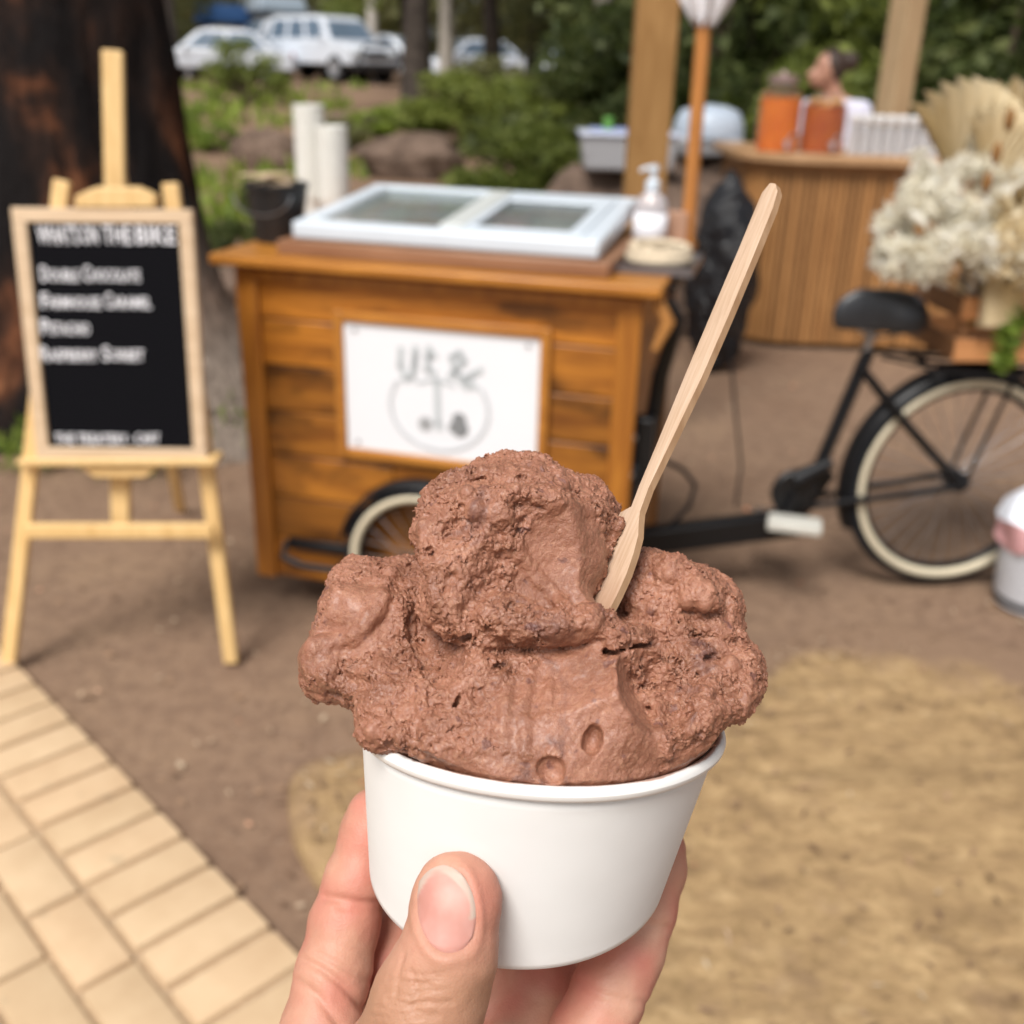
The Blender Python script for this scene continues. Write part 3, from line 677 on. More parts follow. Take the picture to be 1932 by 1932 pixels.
# ---- brick paving, lower left
E0 = Vector((-1.197, 2.213)); ed = Vector((.7, -.714)).normalized(); en = Vector((-ed.y, ed.x)); en = en if en.x < 0 else -en
pav = empty('paving'); tag(pav, 'cream brick paving with a soldier-course edge', kind='structure')
bed = NT('mortar_sand'); bed.col(bed.ramp(bed.noise(bed.co(), 60, 4), [(.3, (.36, .25, .155)), (.7, (.46, .335, .215))])); bed.set(Roughness=.95)
def pq(s, t): q = E0 + ed * s + en * t; return (q.x, q.y)
MB().prism([pq(-.62, .006), pq(2.6, .006), pq(2.6, 2.4), pq(-.62, 2.4)], -.03, .004).build('joint_sand', bed.m, pav)
bk = NT('cream_brick'); co = bk.co(); oi = rnd(bk); cm = bk.n('ShaderNodeVectorMath', operation='ADD'); bk.l(co, cm.inputs[0]); cxz = bk.n('ShaderNodeCombineXYZ'); mm = bk.n('ShaderNodeMath', operation='MULTIPLY'); mm.inputs[1].default_value = 50; bk.l(oi, mm.inputs[0])
for k in range(3): bk.l(mm.outputs[0], cxz.inputs[k])
bk.l(cxz.outputs[0], cm.inputs[1]); f = bk.noise(cm.outputs[0], 9, 5, .6); f2 = bk.noise(cm.outputs[0], 120, 3)
cc = bk.ramp(f, [(.3, (.51, .36, .22)), (.6, (.58, .425, .268)), (.8, (.61, .46, .295))]); cc = bk.mix(bk.ramp(f2, [(.62, (0, 0, 0)), (.75, (.5, .5, .5))]), cc, (.48, .34, .2))
cc = bk.mix(bk.ramp(bk.noise(cm.outputs[0], 14, 2), [(.68, (0, 0, 0)), (.78, (.7, .7, .7))]), cc, (.36, .29, .19))
cc = bk.mix(1.0, cc, bk.ramp(oi, [(0, (.93, .92, .9)), (.5, (1, 1, 1)), (1, (1, .97, .95))]), 'MULTIPLY'); bk.col(cc); bk.set(Roughness=.85); bk.bump(f2, .25, .002)
ang = math.atan2(ed.y, ed.x)
def brick_mesh(L, W):
    bm = bmesh.new(); bmesh.ops.create_cube(bm, size=1); bmesh.ops.scale(bm, vec=(L, W, .05), verts=bm.verts)
    bmesh.ops.bevel(bm, geom=list(bm.edges), offset=.006, segments=2, affect='EDGES', profile=.6); me = bpy.data.meshes.new('brick'); bm.to_mesh(me); bm.free(); me.materials.append(bk.m); me.shade_smooth(); me.set_sharp_from_angle(angle=.5); return me
bm_s, bm_l = brick_mesh(.090, .194), brick_mesh(.201, .0935)
rb = random.Random(3)
def put_brick(me, s, t):
    x, y = pq(s, t)
    if y < .85 or x < -2.3: return
    o = bpy.data.objects.new('brick', me); link(o, pav); o.location = (x, y, -.010 + rb.uniform(-.0015, .002)); o.rotation_euler = (rb.uniform(-.006, .006), rb.uniform(-.006, .006), ang + rb.uniform(-.008, .008))
for i in range(-5, 24): put_brick(bm_s, i * .1045 + .05, .10)
for r in range(1, 13):
    for i in range(-4, 13): put_brick(bm_l, i * .2115 + (.105 if r % 2 else 0) + rb.uniform(-.003, .003), .205 + (r - .5) * .1045)

# ---- sandstone slab, lower right
ol = [G(556, 1470), G(550, 1540), G(575, 1620), G(640, 1720), G(760, 1840), G(1000, 1990), G(1400, 2080), G(1900, 2100), G(2400, 1900), G(2450, 1500), G(2200, 1300), G(1900, 1222), G(1700, 1178), G(1550, 1192), G(1430, 1235), G(1280, 1290), G(1080, 1335), G(840, 1385), G(650, 1430)]
pl = []
for i in range(len(ol)):                            # rounded irregular outline
    p0, p1, p2, p3 = (ol[(i + k - 1) % len(ol)] for k in range(4))
    for k in range(6):
        t = k / 6; pl.append(.5 * ((2 * p1) + (p2 - p0) * t + (2 * p0 - 5 * p1 + 4 * p2 - p3) * t * t + (3 * p1 - p0 - 3 * p2 + p3) * t ** 3))
pl = np.array([(q.x, q.y) for q in pl]); cen = pl.mean(0); NL = len(pl); rings = []
jit = fbm(np.c_[pl * 6, np.zeros(NL)], 3) * .012
dirs = (pl - cen) / np.linalg.norm(pl - cen, axis=1)[:, None]; pl = pl + dirs * jit[:, None]
for s, z in ((0, -.03), (0, .010), (-.006, .022), (-.02, .030), (-.06, .034)):
    q = pl + dirs * s; rings.append(np.c_[q, np.full(NL, z)])
q0 = rings[-1][:, :2]
for k in np.linspace(.94, 0.02, 34):
    q = cen + (q0 - cen) * k; z = .036 + .006 * fbm(np.c_[q * 3.0, np.zeros(NL)], 4) + .004 * np.abs(fbm(np.c_[q @ np.array([[.7, .7], [-2.6, 2.6]]) * 2, np.zeros(NL)], 3)); rings.append(np.c_[q, z])
softv = np.tile(np.clip((pl[:, 1] - 1.75) / .4, 0, 1), len(rings)); V, F = ring_mesh(rings); V[:, 2] = np.where(V[:, 2] > 0, V[:, 2] * (1 - .7 * softv), V[:, 2])
ss = NT('sandstone'); tc = ss.n('ShaderNodeTexCoord'); mp = ss.n('ShaderNodeMapping'); mp.inputs['Rotation'].default_value = (0, 0, math.radians(-38)); mp.inputs['Scale'].default_value = (1, 1.9, 1); ss.l(tc.outputs['Object'], mp.inputs[0])
f = ss.noise(mp.outputs[0], 9, 7, .7, .4); f2 = ss.noise(ss.co(), 45, 5, .65); f3 = ss.noise(mp.outputs[0], 16, 4, .6)
cc = ss.ramp(f, [(.30, (.185, .118, .062)), (.5, (.335, .222, .112)), (.7, (.45, .31, .16))]); cc = ss.mix(ss.ramp(f2, [(.32, (.55, .55, .55)), (.5, (0, 0, 0))]), cc, (.19, .125, .056)); cc = ss.mix(ss.ramp(f3, [(.58, (0, 0, 0)), (.75, (.55, .55, .55))]), cc, (.54, .385, .21))
at = ss.n('ShaderNodeAttribute', attribute_name='edge'); ad = ss.n('ShaderNodeMath', operation='MULTIPLY_ADD'); ss.l(at.outputs['Fac'], ad.inputs[0]); ad.inputs[1].default_value = .75; ss.l(ss.noise(ss.co(), 7, 5, .65), ad.inputs[2]); cc = ss.mix(ss.ramp(ad.outputs[0], [(.62, (0, 0, 0)), (.98, (.95, .95, .95))]), cc, (.225, .146, .097)); ss.col(cc); ss.set(Roughness=.92); ss.bump(f2, .6, .010, ss.bump(f3, .5, .012))
cx0 = Vector((cen[0], cen[1], 0)); o = bpy.data.objects.new('sandstone_slab', np_mesh('sandstone_slab', V - np.array(cx0), F, ss.m)); link(o); o.location = cx0
eg = np.concatenate([np.full(NL, e) for e in [1, 1, 1, 1, .95] + [max(0, 1 - (1 - k) * 3.0) for k in np.linspace(.94, .02, 34)]]); soft = np.tile(np.clip((pl[:, 1] - 1.75) / .4, 0, 1) * .75 + .25, 39); t_ = o.data.attributes.new('edge', 'FLOAT', 'POINT'); t_.data.foreach_set('value', (eg * soft).astype(np.float32))
tag(o, 'big flat ochre sandstone slab set in the dirt at lower right', 'stone slab')

# bits of bark and straw lying on the slab
r_ = np.random.RandomState(15); LV = []; LF = []
for i in range(900):
    t_q = r_.rand() ** .5; k_ = r_.randint(NL); x, y = cen + (pl[k_] - cen) * t_q * .97; s_ = r_.uniform(.003, .011); a = r_.rand() * 6.28
    if y < .9: continue
    z_ = .045 * (1 - .7 * float(np.clip((y - 1.75) / .4, 0, 1)) * t_q); u = np.array([math.cos(a), math.sin(a), r_.uniform(-.2, .3)]) * s_ * 1.6; w = np.array([-math.sin(a), math.cos(a), r_.uniform(-.3, .3)]) * s_ * r_.uniform(.2, .5); p0 = np.array([x, y, z_]); k = len(LV)
    LV += [p0 - u, p0 - w, p0 + u, p0 + w]; LF += [(k, k + 1, k + 2, k + 3)]
o = bpy.data.objects.new('straw_litter', np_mesh('straw_litter', np.array(LV), np.array(LF), lt.m)); link(o); tag(o, 'bits of bark and straw strewn on the sandstone slab', 'litter', kind='stuff')

# ================================================================== easel and letter board
EY, EK = 2.24, .15
def on(u, v, Y0, kz=0.0, kx=0.0):                   # survey point on an upright plane that leans back
    d = ray(u, v); t = (Y0 + kz * CAM_H) / (d[1] - kz * d[2] - kx * d[0]); return Vector(CAM + d * t)
def Eq(u, v, f=0.0): return on(u, v, EY - f, EK)
pine = wood('easel_pine', (.62, .39, .15), (.80, .56, .26), 2, 5, .5, 14, .1)
ez = thing('easel', 'pale pine easel standing beside the cart, holding the letter board', 'easel', G(220, 1250))
el = Vector(ez.location)
def ebar(name, a, b, w, d): return MB().bar(Vector(a) - el, Vector(b) - el, w, d, up=(0, 1, 0)).build(name, pine, ez, bevel=.004)
ebar('leg', G(16, 1258), Eq(118, 340), .036, .022); ebar('leg', G(437, 1250), Eq(322, 345), .036, .022)
ebar('mast', Eq(229, 990, -.026), Eq(213, 95, -.026), .045, .02)
ebar('rear_leg', Eq(222, 330, -.06), G(330, 975) + Vector((.0, .06, 0)), .036, .02)
ebar('crossbar', Eq(50, 1001, .0225), Eq(402, 1001, .0225), .036, .02)
def plate(name, pts, f, th):
    poly = [Eq(u, v, f) - el for u, v in pts]; n = len(poly); b = [p + Vector((0, th, 0)) for p in poly]
    return MB().add(poly + b, [tuple(range(n)), tuple(range(2 * n - 1, n - 1, -1))] + [(i, n + i, n + (i + 1) % n, (i + 1) % n) for i in range(n)]).build(name, pine, ez, bevel=.004)
plate('top_clamp', [(140, 392), (141, 370), (178, 354), (258, 354), (292, 370), (293, 392)], .045, .03)
plate('ledge', [(30, 868), (30, 880), (408, 880), (408, 866)], .05, .06)
plate('ledge_block', [(150, 882), (178, 902), (272, 902), (300, 882)], .035, .03)
lb = thing('letter_board', 'black felt letter board in a pale wooden frame listing ice cream flavours', 'menu board', Eq(215, 866, .03))
ll = Vector(lb.location); c_tl, c_tr, c_bl, c_br = (Eq(*q, .03) for q in ((44, 392), (374, 396), (53, 866), (384, 870)))
W_ = ((c_tr - c_tl).length + (c_br - c_bl).length) / 2; Hh = ((c_tl - c_bl).length + (c_tr - c_br).length) / 2
bx = ((c_tr - c_tl) + (c_br - c_bl)).normalized(); bz = ((c_tl - c_bl) + (c_tr - c_br)); bz = (bz - bx * bz.dot(bx)).normalized(); by = bz.cross(bx)   # by points back
bo = (c_tl + c_tr + c_bl + c_br) / 4
MBd = Matrix(((bx.x, by.x, bz.x, bo.x), (bx.y, by.y, bz.y, bo.y), (bx.z, by.z, bz.z, bo.z), (0, 0, 0, 1)))
lb.matrix_world = MBd
fr = wood('frame_oak', (.52, .37, .23), (.66, .50, .34), 0, 6, .5, 10, .08); fw = .031
for nm, c, s in (('frame_rail', (0, 0, Hh / 2 - fw / 2), (W_, .022, fw)), ('frame_rail', (0, 0, -Hh / 2 + fw / 2), (W_, .022, fw)), ('frame_rail', (-W_ / 2 + fw / 2, 0, 0), (fw, .022, Hh - 2 * fw)), ('frame_rail', (W_ / 2 - fw / 2, 0, 0), (fw, .022, Hh - 2 * fw))):
    MB().box(c, s).build(nm, fr, lb, bevel=.003)
felt = NT('black_felt'); wv = felt.n('ShaderNodeTexWave', bands_direction='Z'); wv.inputs['Scale'].default_value = 40; felt.l(felt.co(), wv.inputs[0]); felt.col(felt.ramp(wv.outputs['Fac'], [(0, (.004, .004, .005)), (1, (.009, .009, .011))])); felt.set(Roughness=.95); felt.b.inputs['Specular IOR Level'].default_value = 0.02
MB().box((0, .004, 0), (W_ - 2 * fw + .004, .01, Hh - 2 * fw + .004)).build('felt', felt.m, lb)
white_pl = plain('letter_white', (.78, .78, .82), .4, .03)
def text(s, x, z, size, parent, mat, y=-.0035, wid=None, name='lettering', ext=.0012, rot=(math.pi / 2, 0, 0)):
    cu = bpy.data.curves.new(name, 'FONT'); cu.body = s; cu.size = size; cu.extrude = ext; cu.resolution_u = 2; cu.align_x = 'LEFT'; cu.offset = size * .010
    o = bpy.data.objects.new(name, cu); link(o)
    bpy.context.view_layer.update()
    me = bpy.data.meshes.new_from_object(o.evaluated_get(bpy.context.evaluated_depsgraph_get())); bpy.data.objects.remove(o)
    me.materials.append(mat); o = bpy.data.objects.new(name, me); link(o, parent); o.rotation_euler = rot; o.location = (x, y, z)
    xs = [v.co.x for v in me.vertices]
    if wid: o.scale.x = wid / (max(xs) - min(xs))
    return o
def board_uv(u, v):                                  # board-plane coordinates of a survey point
    d = Vector(ray(u, v)); n = by; t = (bo - Vector(CAM)).dot(n) / d.dot(n); q = Vector(CAM) + d * t - bo; return q.dot(bx), q.dot(bz)
def line(parts, v0):
    for s, u0, u1, h in parts:
        x0, z0 = board_uv(u0, v0); x1, _ = board_uv(u1, v0); text(s, x0, z0, h, lb, white_pl, wid=x1 - x0)
line([("WHAT'S", 74, 152, .056), ("ON", 156, 186, .056), ("THE", 196, 250, .056), ("BIKE", 256, 331, .056)], 459)
for v0, ps in ((530, [("D", 78, 92, .048), ("OUBLE", 94, 150, .036), ("C", 158, 172, .048), ("HOCOLATE", 174, 265, .036)]), (581, [("F", 78, 92, .048), ("ARMHOUSE", 94, 192, .036), ("C", 199, 213, .048), ("ARAMEL", 215, 287, .036)]),
               (630, [("P", 78, 93, .048), ("ISTACHIO", 95, 170, .036)]), (680, [("R", 78, 93, .048), ("ASPBERRY", 95, 188, .036), ("S", 195, 208, .048), ("ORBET", 211, 273, .036)]), (836, [("THE TREATERY", 106, 242, .034), ("-", 246, 252, .034), ("CART", 257, 302, .034)])):
    line(ps, v0)

# ================================================================== cargo bike: box, front wheels, bicycle
CS = .955; CRZ = math.radians(-14.5); CO = Vector((-.719 * CS, 2.727 * CS, 0))
def cz(z): return CAM_H - CS * (CAM_H - z)
def CW(x, y, z): q = Matrix.Rotation(CRZ, 3, 'Z') @ Vector((x * CS, y * CS, 0)); return Vector((CO.x + q.x, CO.y + q.y, cz(z)))
bike = thing('cargo_bike', 'black cargo bike carrying a honey-stained timber ice cream box', 'cargo bike', CO, CRZ)
honey = wood('honey_stain', (.24, .074, .008), (.55, .21, .024), 0, 4, .42, 9, .45, .8); honeyv = wood('honey_stain_upright', (.25, .080, .009), (.46, .180, .022), 2, 4, .42, 9, .25)
honeyt = wood('honey_top', (.30, .105, .014), (.52, .22, .035), 0, 5, .38, 10, .1)
BW, BD, ZB, ZT = 1.04 * CS, .66, cz(.03), cz(.905)
nrow = 7; ph = (ZT - ZB) / nrow
for r in range(nrow):
    zc = ZB + (r + .5) * ph; cut = [0.0, BW * (.30 + .12 * ((r * 37) % 5) / 5), BW] if r in (0, 2, 5) else [0.0, BW]
    for a, b in zip(cut[:-1], cut[1:]):
        MB().box(((a + b) / 2, .012 + .002 * ((r * 7) % 3 - 1) / 2, zc), (b - a - .003, .02, ph - .003)).build('plank', honey, bike, bevel=.004)
    MB().box((BW - .012, BD / 2, zc), (.02, BD - .05, ph - .003)).build('plank', honey, bike, bevel=.004)
    MB().box((.012, BD / 2, zc), (.02, BD - .05, ph - .003)).build('plank', honey, bike, bevel=.004)
MB().box((BW / 2, BD - .012, (ZB + ZT) / 2), (BW - .05, .02, ZT - ZB)).build('back_panel', honey, bike)
MB().box((BW / 2, BD / 2, ZB + .02), (BW - .06, BD - .06, .02)).build('floor_panel', honey, bike)
for x in (.02, BW - .02):
    for y in (.0, BD): MB().box((x, y, (ZB + ZT) / 2), (.056, .028, ZT - ZB + .004)).build('corner_post', honeyv, bike, bevel=.004)
MB().box((BW / 2, BD / 2 - .01, cz(.9315)), ((1.15) * CS, BD + .09, .026)).build('countertop', honeyt, bike, bevel=.006)
MB().box((BW / 2, -.006, cz(.893)), (BW - .06, .02, .03)).build('apron', honeyv, bike, bevel=.003)
sx0, sx1, sz0, sz1 = .287 * CS, .806 * CS, cz(.452), cz(.793); fw = .024
for c, s in (((sx0 - fw / 2, -.008, (sz0 + sz1) / 2), (fw, .02, sz1 - sz0 + 2 * fw)), ((sx1 + fw / 2, -.008, (sz0 + sz1) / 2), (fw, .02, sz1 - sz0 + 2 * fw)), (((sx0 + sx1) / 2, -.008, sz1 + fw / 2), (sx1 - sx0, .02, fw)), (((sx0 + sx1) / 2, -.008, sz0 - fw / 2), (sx1 - sx0, .02, fw))):
    MB().box(c, s).build('sign_frame', honeyt, bike, bevel=.003)
signm = plain('sign_white', (.74, .76, .80), .35, .02, 3)
sg = MB().box(((sx0 + sx1) / 2, -.005, (sz0 + sz1) / 2), (sx1 - sx0, .008, sz1 - sz0)).build('sign_panel', signm, bike, bevel=.001); sg['label'] = 'white sign panel with a grey round bicycle logo'
ink = plain('ink_pale', (.46, .50, .52), .5, .03); ink2 = plain('ink_dark', (.20, .21, .22), .5, .03); ink3 = plain('ink_ring', (.62, .65, .68), .5, .02)
sw_, sh_ = (sx1 - sx0), (sz1 - sz0)
def sxy(a, b): return (sx0 + sw_ * a, sz1 - sh_ * b)  # fractions across and down the sign
def stroke(name, pts, w, mat):
    m = MB(); P2 = [sxy(*q) for q in pts]
    for (x0, z0), (x1, z1) in zip(P2[:-1], P2[1:]):
        d = math.hypot(x1 - x0, z1 - z0); m.box(((x0 + x1) / 2, -.0108, (z0 + z1) / 2), (d + w * .6, .0012, w), (0, -math.atan2(z1 - z0, x1 - x0), 0))
    return m.build(name, mat, sg)
stroke('logo_ring', [(.495 + .255 * math.cos(a), .60 + .335 * math.sin(a)) for a in np.linspace(-.62, 3.76, 40)], .009, ink3)
for pts in ([(.30, .17), (.295, .30), (.325, .40), (.36, .37), (.375, .20)], [(.375, .15), (.37, .31)], [(.445, .14), (.435, .32)], [(.44, .31), (.475, .33)], [(.475, .19), (.44, .22)], [(.56, .20), (.585, .32), (.64, .42)], [(.56, .20), (.60, .16), (.625, .22), (.55, .35)], [(.71, .27), (.665, .32), (.625, .35)], [(.625, .35), (.68, .41)]):
    stroke('logo_letter', pts, .015, ink)
stroke('logo_stem', [(.485, .38), (.49, .72), (.50, .76)], .015, ink); stroke('logo_bar', [(.38, .42), (.45, .39), (.52, .39), (.575, .415)], .006, ink)
for (a, b), r, mt in (((.425, .735), .018, plain('ink_mid', (.32, .33, .34), .5, .03)), ((.605, .745), .022, ink2), ((.60, .675), .018, ink2), ((.572, .74), .013, ink2)):
    x, z = sxy(a, b); MB().lathe([(0, -.0006), (r, -.0006), (r, .0006), (0, .0006)], 20, (x, -.0105 - .0002 * r, z), (0, 1, 0)).build('logo_blob', mt, sg)
bolt = plain('steel', (.42, .43, .45), .3, .1, 20, .9)
for a, b in ((.06, .06), (.94, .06), (.06, .94), (.94, .94)):
    x, z = sxy(a, b); MB().lathe([(.006, 0), (.006, .003), (.003, .005), (0, .005)], 10, (x, -.009, z), (0, -1, 0)).build('screw', bolt, sg, smooth=.7)
blk = plain('black_paint', (.008, .008, .009), .38, .2, 10); blk.node_tree.nodes['Principled BSDF'].inputs['Specular IOR Level'].default_value = .3; rub = plain('black_rubber', (.014, .015, .018), .7, .2, 30); cream = plain('cream_rubber', (.62, .55, .40), .6, .06, 8); alu = plain('spoke_steel', (.35, .35, .36), .35, .1, 20, .8)
def wheel(name, parent, c, R, axis, ns=28, tw=.021):
    e = empty(name, c, 0, parent); q = Vector(axis).to_track_quat('Z', 'Y').to_matrix().to_4x4(); n = 56
    def ring(nm, r, tr, mat, dz=0, sy=1.0):
        m = MB(); k = 12
        vs = []; fs = []
        for i in range(n):
            a = 2 * math.pi * i / n
            for j in range(k):
                b = 2 * math.pi * j / k; rr_ = r + tr * math.cos(b); vs.append((rr_ * math.cos(a), rr_ * math.sin(a), dz + sy * tr * math.sin(b)))
        fs = [(i * k + j, ((i + 1) % n) * k + j, ((i + 1) % n) * k + (j + 1) % k, i * k + (j + 1) % k) for i in range(n) for j in range(k)]
        return m.add(vs, fs).xform(q).build(nm, mat, e, smooth=3.1)
    t = ring('tyre', R - tw, tw, rub); 
    for s in (-1, 1): 
        w = ring('whitewall', R - tw * 1.5, tw * .62, cream, s * tw * .55); 
    ring('rim', R - tw * 2.25, tw * .5, blk, 0, 1.3)
    m = MB().lathe([(.0, -.045), (.016, -.045), (.018, -.03), (.03, -.028), (.03, -.02), (.016, -.018), (.016, .018), (.03, .02), (.03, .028), (.018, .03), (.016, .045), (0, .045)], 16).xform(q).build('hub', blk, e, smooth=.6)
    for i in range(ns):
        a = 2 * math.pi * i / ns; b = a + (.28 if i % 2 else -.28); dz = .022 if i % 4 < 2 else -.022
        MB().tube([(.028 * math.cos(b), .028 * math.sin(b), dz), ((R - tw * 2.4) * math.cos(a), (R - tw * 2.4) * math.sin(a), 0)], .0013, 5).xform(q).build('spoke', alu, e)
    return e
def arc(c, r, a0, a1, axis_y=True, n=30): return [(c[0] + r * math.cos(a), c[1], c[2] + r * math.sin(a)) for a in np.linspace(a0, a1, n)]
FR = .215; fwx = .515 * CS
for y in (-.052, BD + .052):
    wheel('front_wheel', bike, (fwx, y, FR), FR, (0, 1, 0), 24, .019)
    m = MB(); pts = arc((fwx, y, FR), FR + .012, .25, 2.95); vs = []; fs = []
    for i, p_ in enumerate(pts):
        a = .25 + (2.95 - .25) * i / 29
        for dy, dr in ((-.03, -.008), (-.018, .004), (.018, .004), (.03, -.008), (.018, 0), (-.018, 0)): vs.append((p_[0] + dr * math.cos(a), y + dy, p_[2] + dr * math.sin(a)))
    fs = [(i * 6 + j, i * 6 + (j + 1) % 6, (i + 1) * 6 + (j + 1) % 6, (i + 1) * 6 + j) for i in range(29) for j in range(6)]
    m.add(vs, fs).build('front_fender', blk, bike, smooth=1.2)
MB().tube([(.10 * CS, -.03, cz(.155)), (.10 * CS, -.055, cz(.12)), (.16 * CS, -.06, cz(.105)), (.28 * CS, -.06, cz(.105))], .011, 8).build('axle_bracket', blk, bike, smooth=1); MB().box((.19 * CS, -.018, cz(.15)), (.17, .02, .03)).build('axle_bracket', blk, bike, bevel=.003)
MB().tube([(.27 * CS, -.055, cz(.12)), (fwx, -.085, FR)], .009, 8).build('axle_bracket', blk, bike, smooth=1)
# bicycle half: built in the world, hung on the same thing
inv = Matrix.Rotation(-CRZ, 4, 'Z') @ Matrix.Translation(-CO)
def bl(q): return inv @ Vector(q)
def bt(name, pts, r, mat=blk, n=10): return MB().tube([bl(q) for q in pts], r, n).build(name, mat, bike, smooth=1)
def Bp(u, v): return on(u, v, 2.68, 0, .13)          # the bicycle's upright plane
MB().bar(bl(Bp(1130, 1030)), bl(Bp(1505, 985)), .055, .075).build('beam', blk, bike, bevel=.006)
MB().bar(bl(Bp(1480, 1000)), bl(Bp(1560, 885)), .04, .05).build('bottom_bracket_shell', blk, bike, bevel=.005)
bt('seat_tube', [Bp(1525, 930), Bp(1640, 660)], .019); bt('seat_post', [Bp(1630, 680), Bp(1646, 615)], .013, bolt)
WC = Bp(1803, 905); WRR = Bp(1803, 905).z - .004
off = Vector((.0, .055, 0))
for s in (-1, 1):
    bt('seat_stay', [Bp(1622, 690) + off * s * .3, Bp(1700, 790) + off * s, WC + off * s], .0115); bt('chain_stay', [Bp(1510, 950) + off * s * .5, WC + off * s], .010)
    bt('rack_stay', [Bp(1905, 690) + off * s, WC + off * s], .006); bt('rack_stay', [Bp(1655, 668) + off * s * .6, Bp(1760, 690) + off * s], .005)
wheel('rear_wheel', bike, bl(WC), WRR, Matrix.Rotation(-CRZ, 3, 'Z') @ Vector((-.13, .99, 0)), 32, .023)
wd = Vector((.99, .13, 0)); pts = [WC + wd * (WRR + .018) * math.cos(a) + Vector((0, 0, (WRR + .018) * math.sin(a))) for a in np.linspace(-.3, 3.55, 40)]
m = MB(); vs = []; sd_ = Vector((-.13, .99, 0))
for p_ in pts:
    rd = (p_ - WC).normalized()
    for dy, dr in ((-.034, -.012), (-.02, .004), (.02, .004), (.034, -.012), (.02, 0), (-.02, 0)): vs.append(bl(p_ + sd_ * dy + rd * dr))
m.add(vs, [(i * 6 + j, i * 6 + (j + 1) % 6, (i + 1) * 6 + (j + 1) % 6, (i + 1) * 6 + j) for i in range(39) for j in range(6)]).build('rear_fender', blk, bike, smooth=1.2)
CC = Bp(1490, 915); m = MB().lathe([(0, -.010), (.060, -.010), (.066, -.005), (.066, .005), (.060, .010), (0, .010)], 32, bl(CC + Vector((0, -.05, 0))), Matrix.Rotation(-CRZ, 3, 'Z') @ Vector((-.13, .99, 0))).build('chain_case', blk, bike, smooth=.5)
bt('chain_guard', [Bp(1490, 895) + Vector((0, -.05, 0)), Bp(1560, 860) + Vector((0, -.05, 0))], [.03, .016])
bt('crank_arm', [CC + Vector((0, -.075, 0)), Bp(1470, 960) + Vector((0, -.075, 0))], .009, blk); bt('crank_arm', [CC + Vector((0, .07, 0)), Bp(1470, 1000) + Vector((0, .07, 0))], .009, bolt)
pdl = plain('pedal_cream', (.50, .49, .44), .5, .05)
for (u0, u1, v, y) in ((1434, 1526, 958, -.12), (1436, 1505, 1000, .10)):
    a, b = Bp(u0, v) + Vector((0, y, 0)), Bp(u1, v) + Vector((0, y, 0)); MB().box(bl((a + b) / 2), ((b - a).length, .075, .030 if y < 0 else .022)).build('pedal', pdl if y < 0 else bolt, bike, bevel=.008, seg=3)
bt('brake_cable', [Bp(1376, 640), Bp(1386, 760), Bp(1398, 880), Bp(1388, 955)], .004, rub, 6)
bt('brake_cable', [Bp(1252, 868), Bp(1288, 885), Bp(1312, 915), Bp(1300, 955), Bp(1262, 995)], .007, rub, 8)
# saddle
def blob_mesh(fn, lo, hi, h):
    D_, l_ = eval_grid(fn, lo, hi, h, None, h); return surface_nets(D_, l_, h)
S0 = Bp(1662, 590)
def saddle_fn(p):
    x, y, z = p[:, 0], p[:, 1], p[:, 2]
    w = 28 + 62 * sm01((x + 60) / 150); q = p.copy(); top = np.where(x < -20, 0, 0)
    d = np.sqrt((x / 134) ** 2 + (y / w) ** 2 + (z / 84) ** 2); d = (d - 1) * 40
    return smax(d, -(z + 34) + .08 * x, 6)
V, F = blob_mesh(saddle_fn, (-150, -110, -60), (150, 110, 70), 5.0)
leather = plain('saddle_black', (.022, .024, .028), .38, .2, 20); o = bpy.data.objects.new('saddle', np_mesh('saddle', V / 1000, F, leather)); link(o, bike); o.location = bl(S0 + Vector((0, 0, -.01))); o.rotation_euler = (0, math.radians(4), -CRZ + math.atan(.13))
for s in (-1, 1): MB().tube([bl(S0 + Vector((-.06, .03 * s, -.04))), bl(S0 + Vector((-.02, .02 * s, -.065))), bl(S0 + Vector((.07, .04 * s, -.04)))], .004, 6).build('saddle_rail', bolt, bike, smooth=1)
# rack over the rear wheel, push bar and steering bracket at the box end
rk = [Bp(1730, 684), Bp(1990, 700)]
for s in (-1, 0, 1): bt('rack_rail', [rk[0] + off * s * 1.5, rk[1] + off * s * 1.5], .006)
def CWl(x, y, z): return Vector((x * CS, y * CS, cz(z)))
MB().tube([CWl(1.10, .02, .905), CWl(1.13, .03, .86), CWl(1.09, .10, .70), CWl(1.06, .15, .40)], [.014, .016, .02, .022], 10).build('steering_tube', blk, bike, smooth=1)
MB().tube([CWl(1.085, -.02, .905), CWl(1.11, -.01, .86), CWl(1.085, -.01, .79)], [.014, .017, .009], 10).build('grip', plain('tan_grip', (.42, .19, .05), .6, .1), bike, smooth=1)
MB().tube([CWl(1.10, .06, .92), CWl(1.10, .55, .92)], .013, 10).build('push_bar', blk, bike, smooth=1)
MB().box(CWl(1.065, .07, .51), (.05, .05, .17)).build('hinge_bracket', blk, bike, bevel=.006); MB().box(CWl(1.05, .05, .27), (.03, .06, .40)).build('hinge_bracket', blk, bike, bevel=.006)
for z in (.56, .46, .33): MB().lathe([(.009, 0), (.009, .008), (0, .010)], 10, CWl(1.045, .012, z), (0, -1, 0)).build('bolt', bolt, bike, smooth=.6)
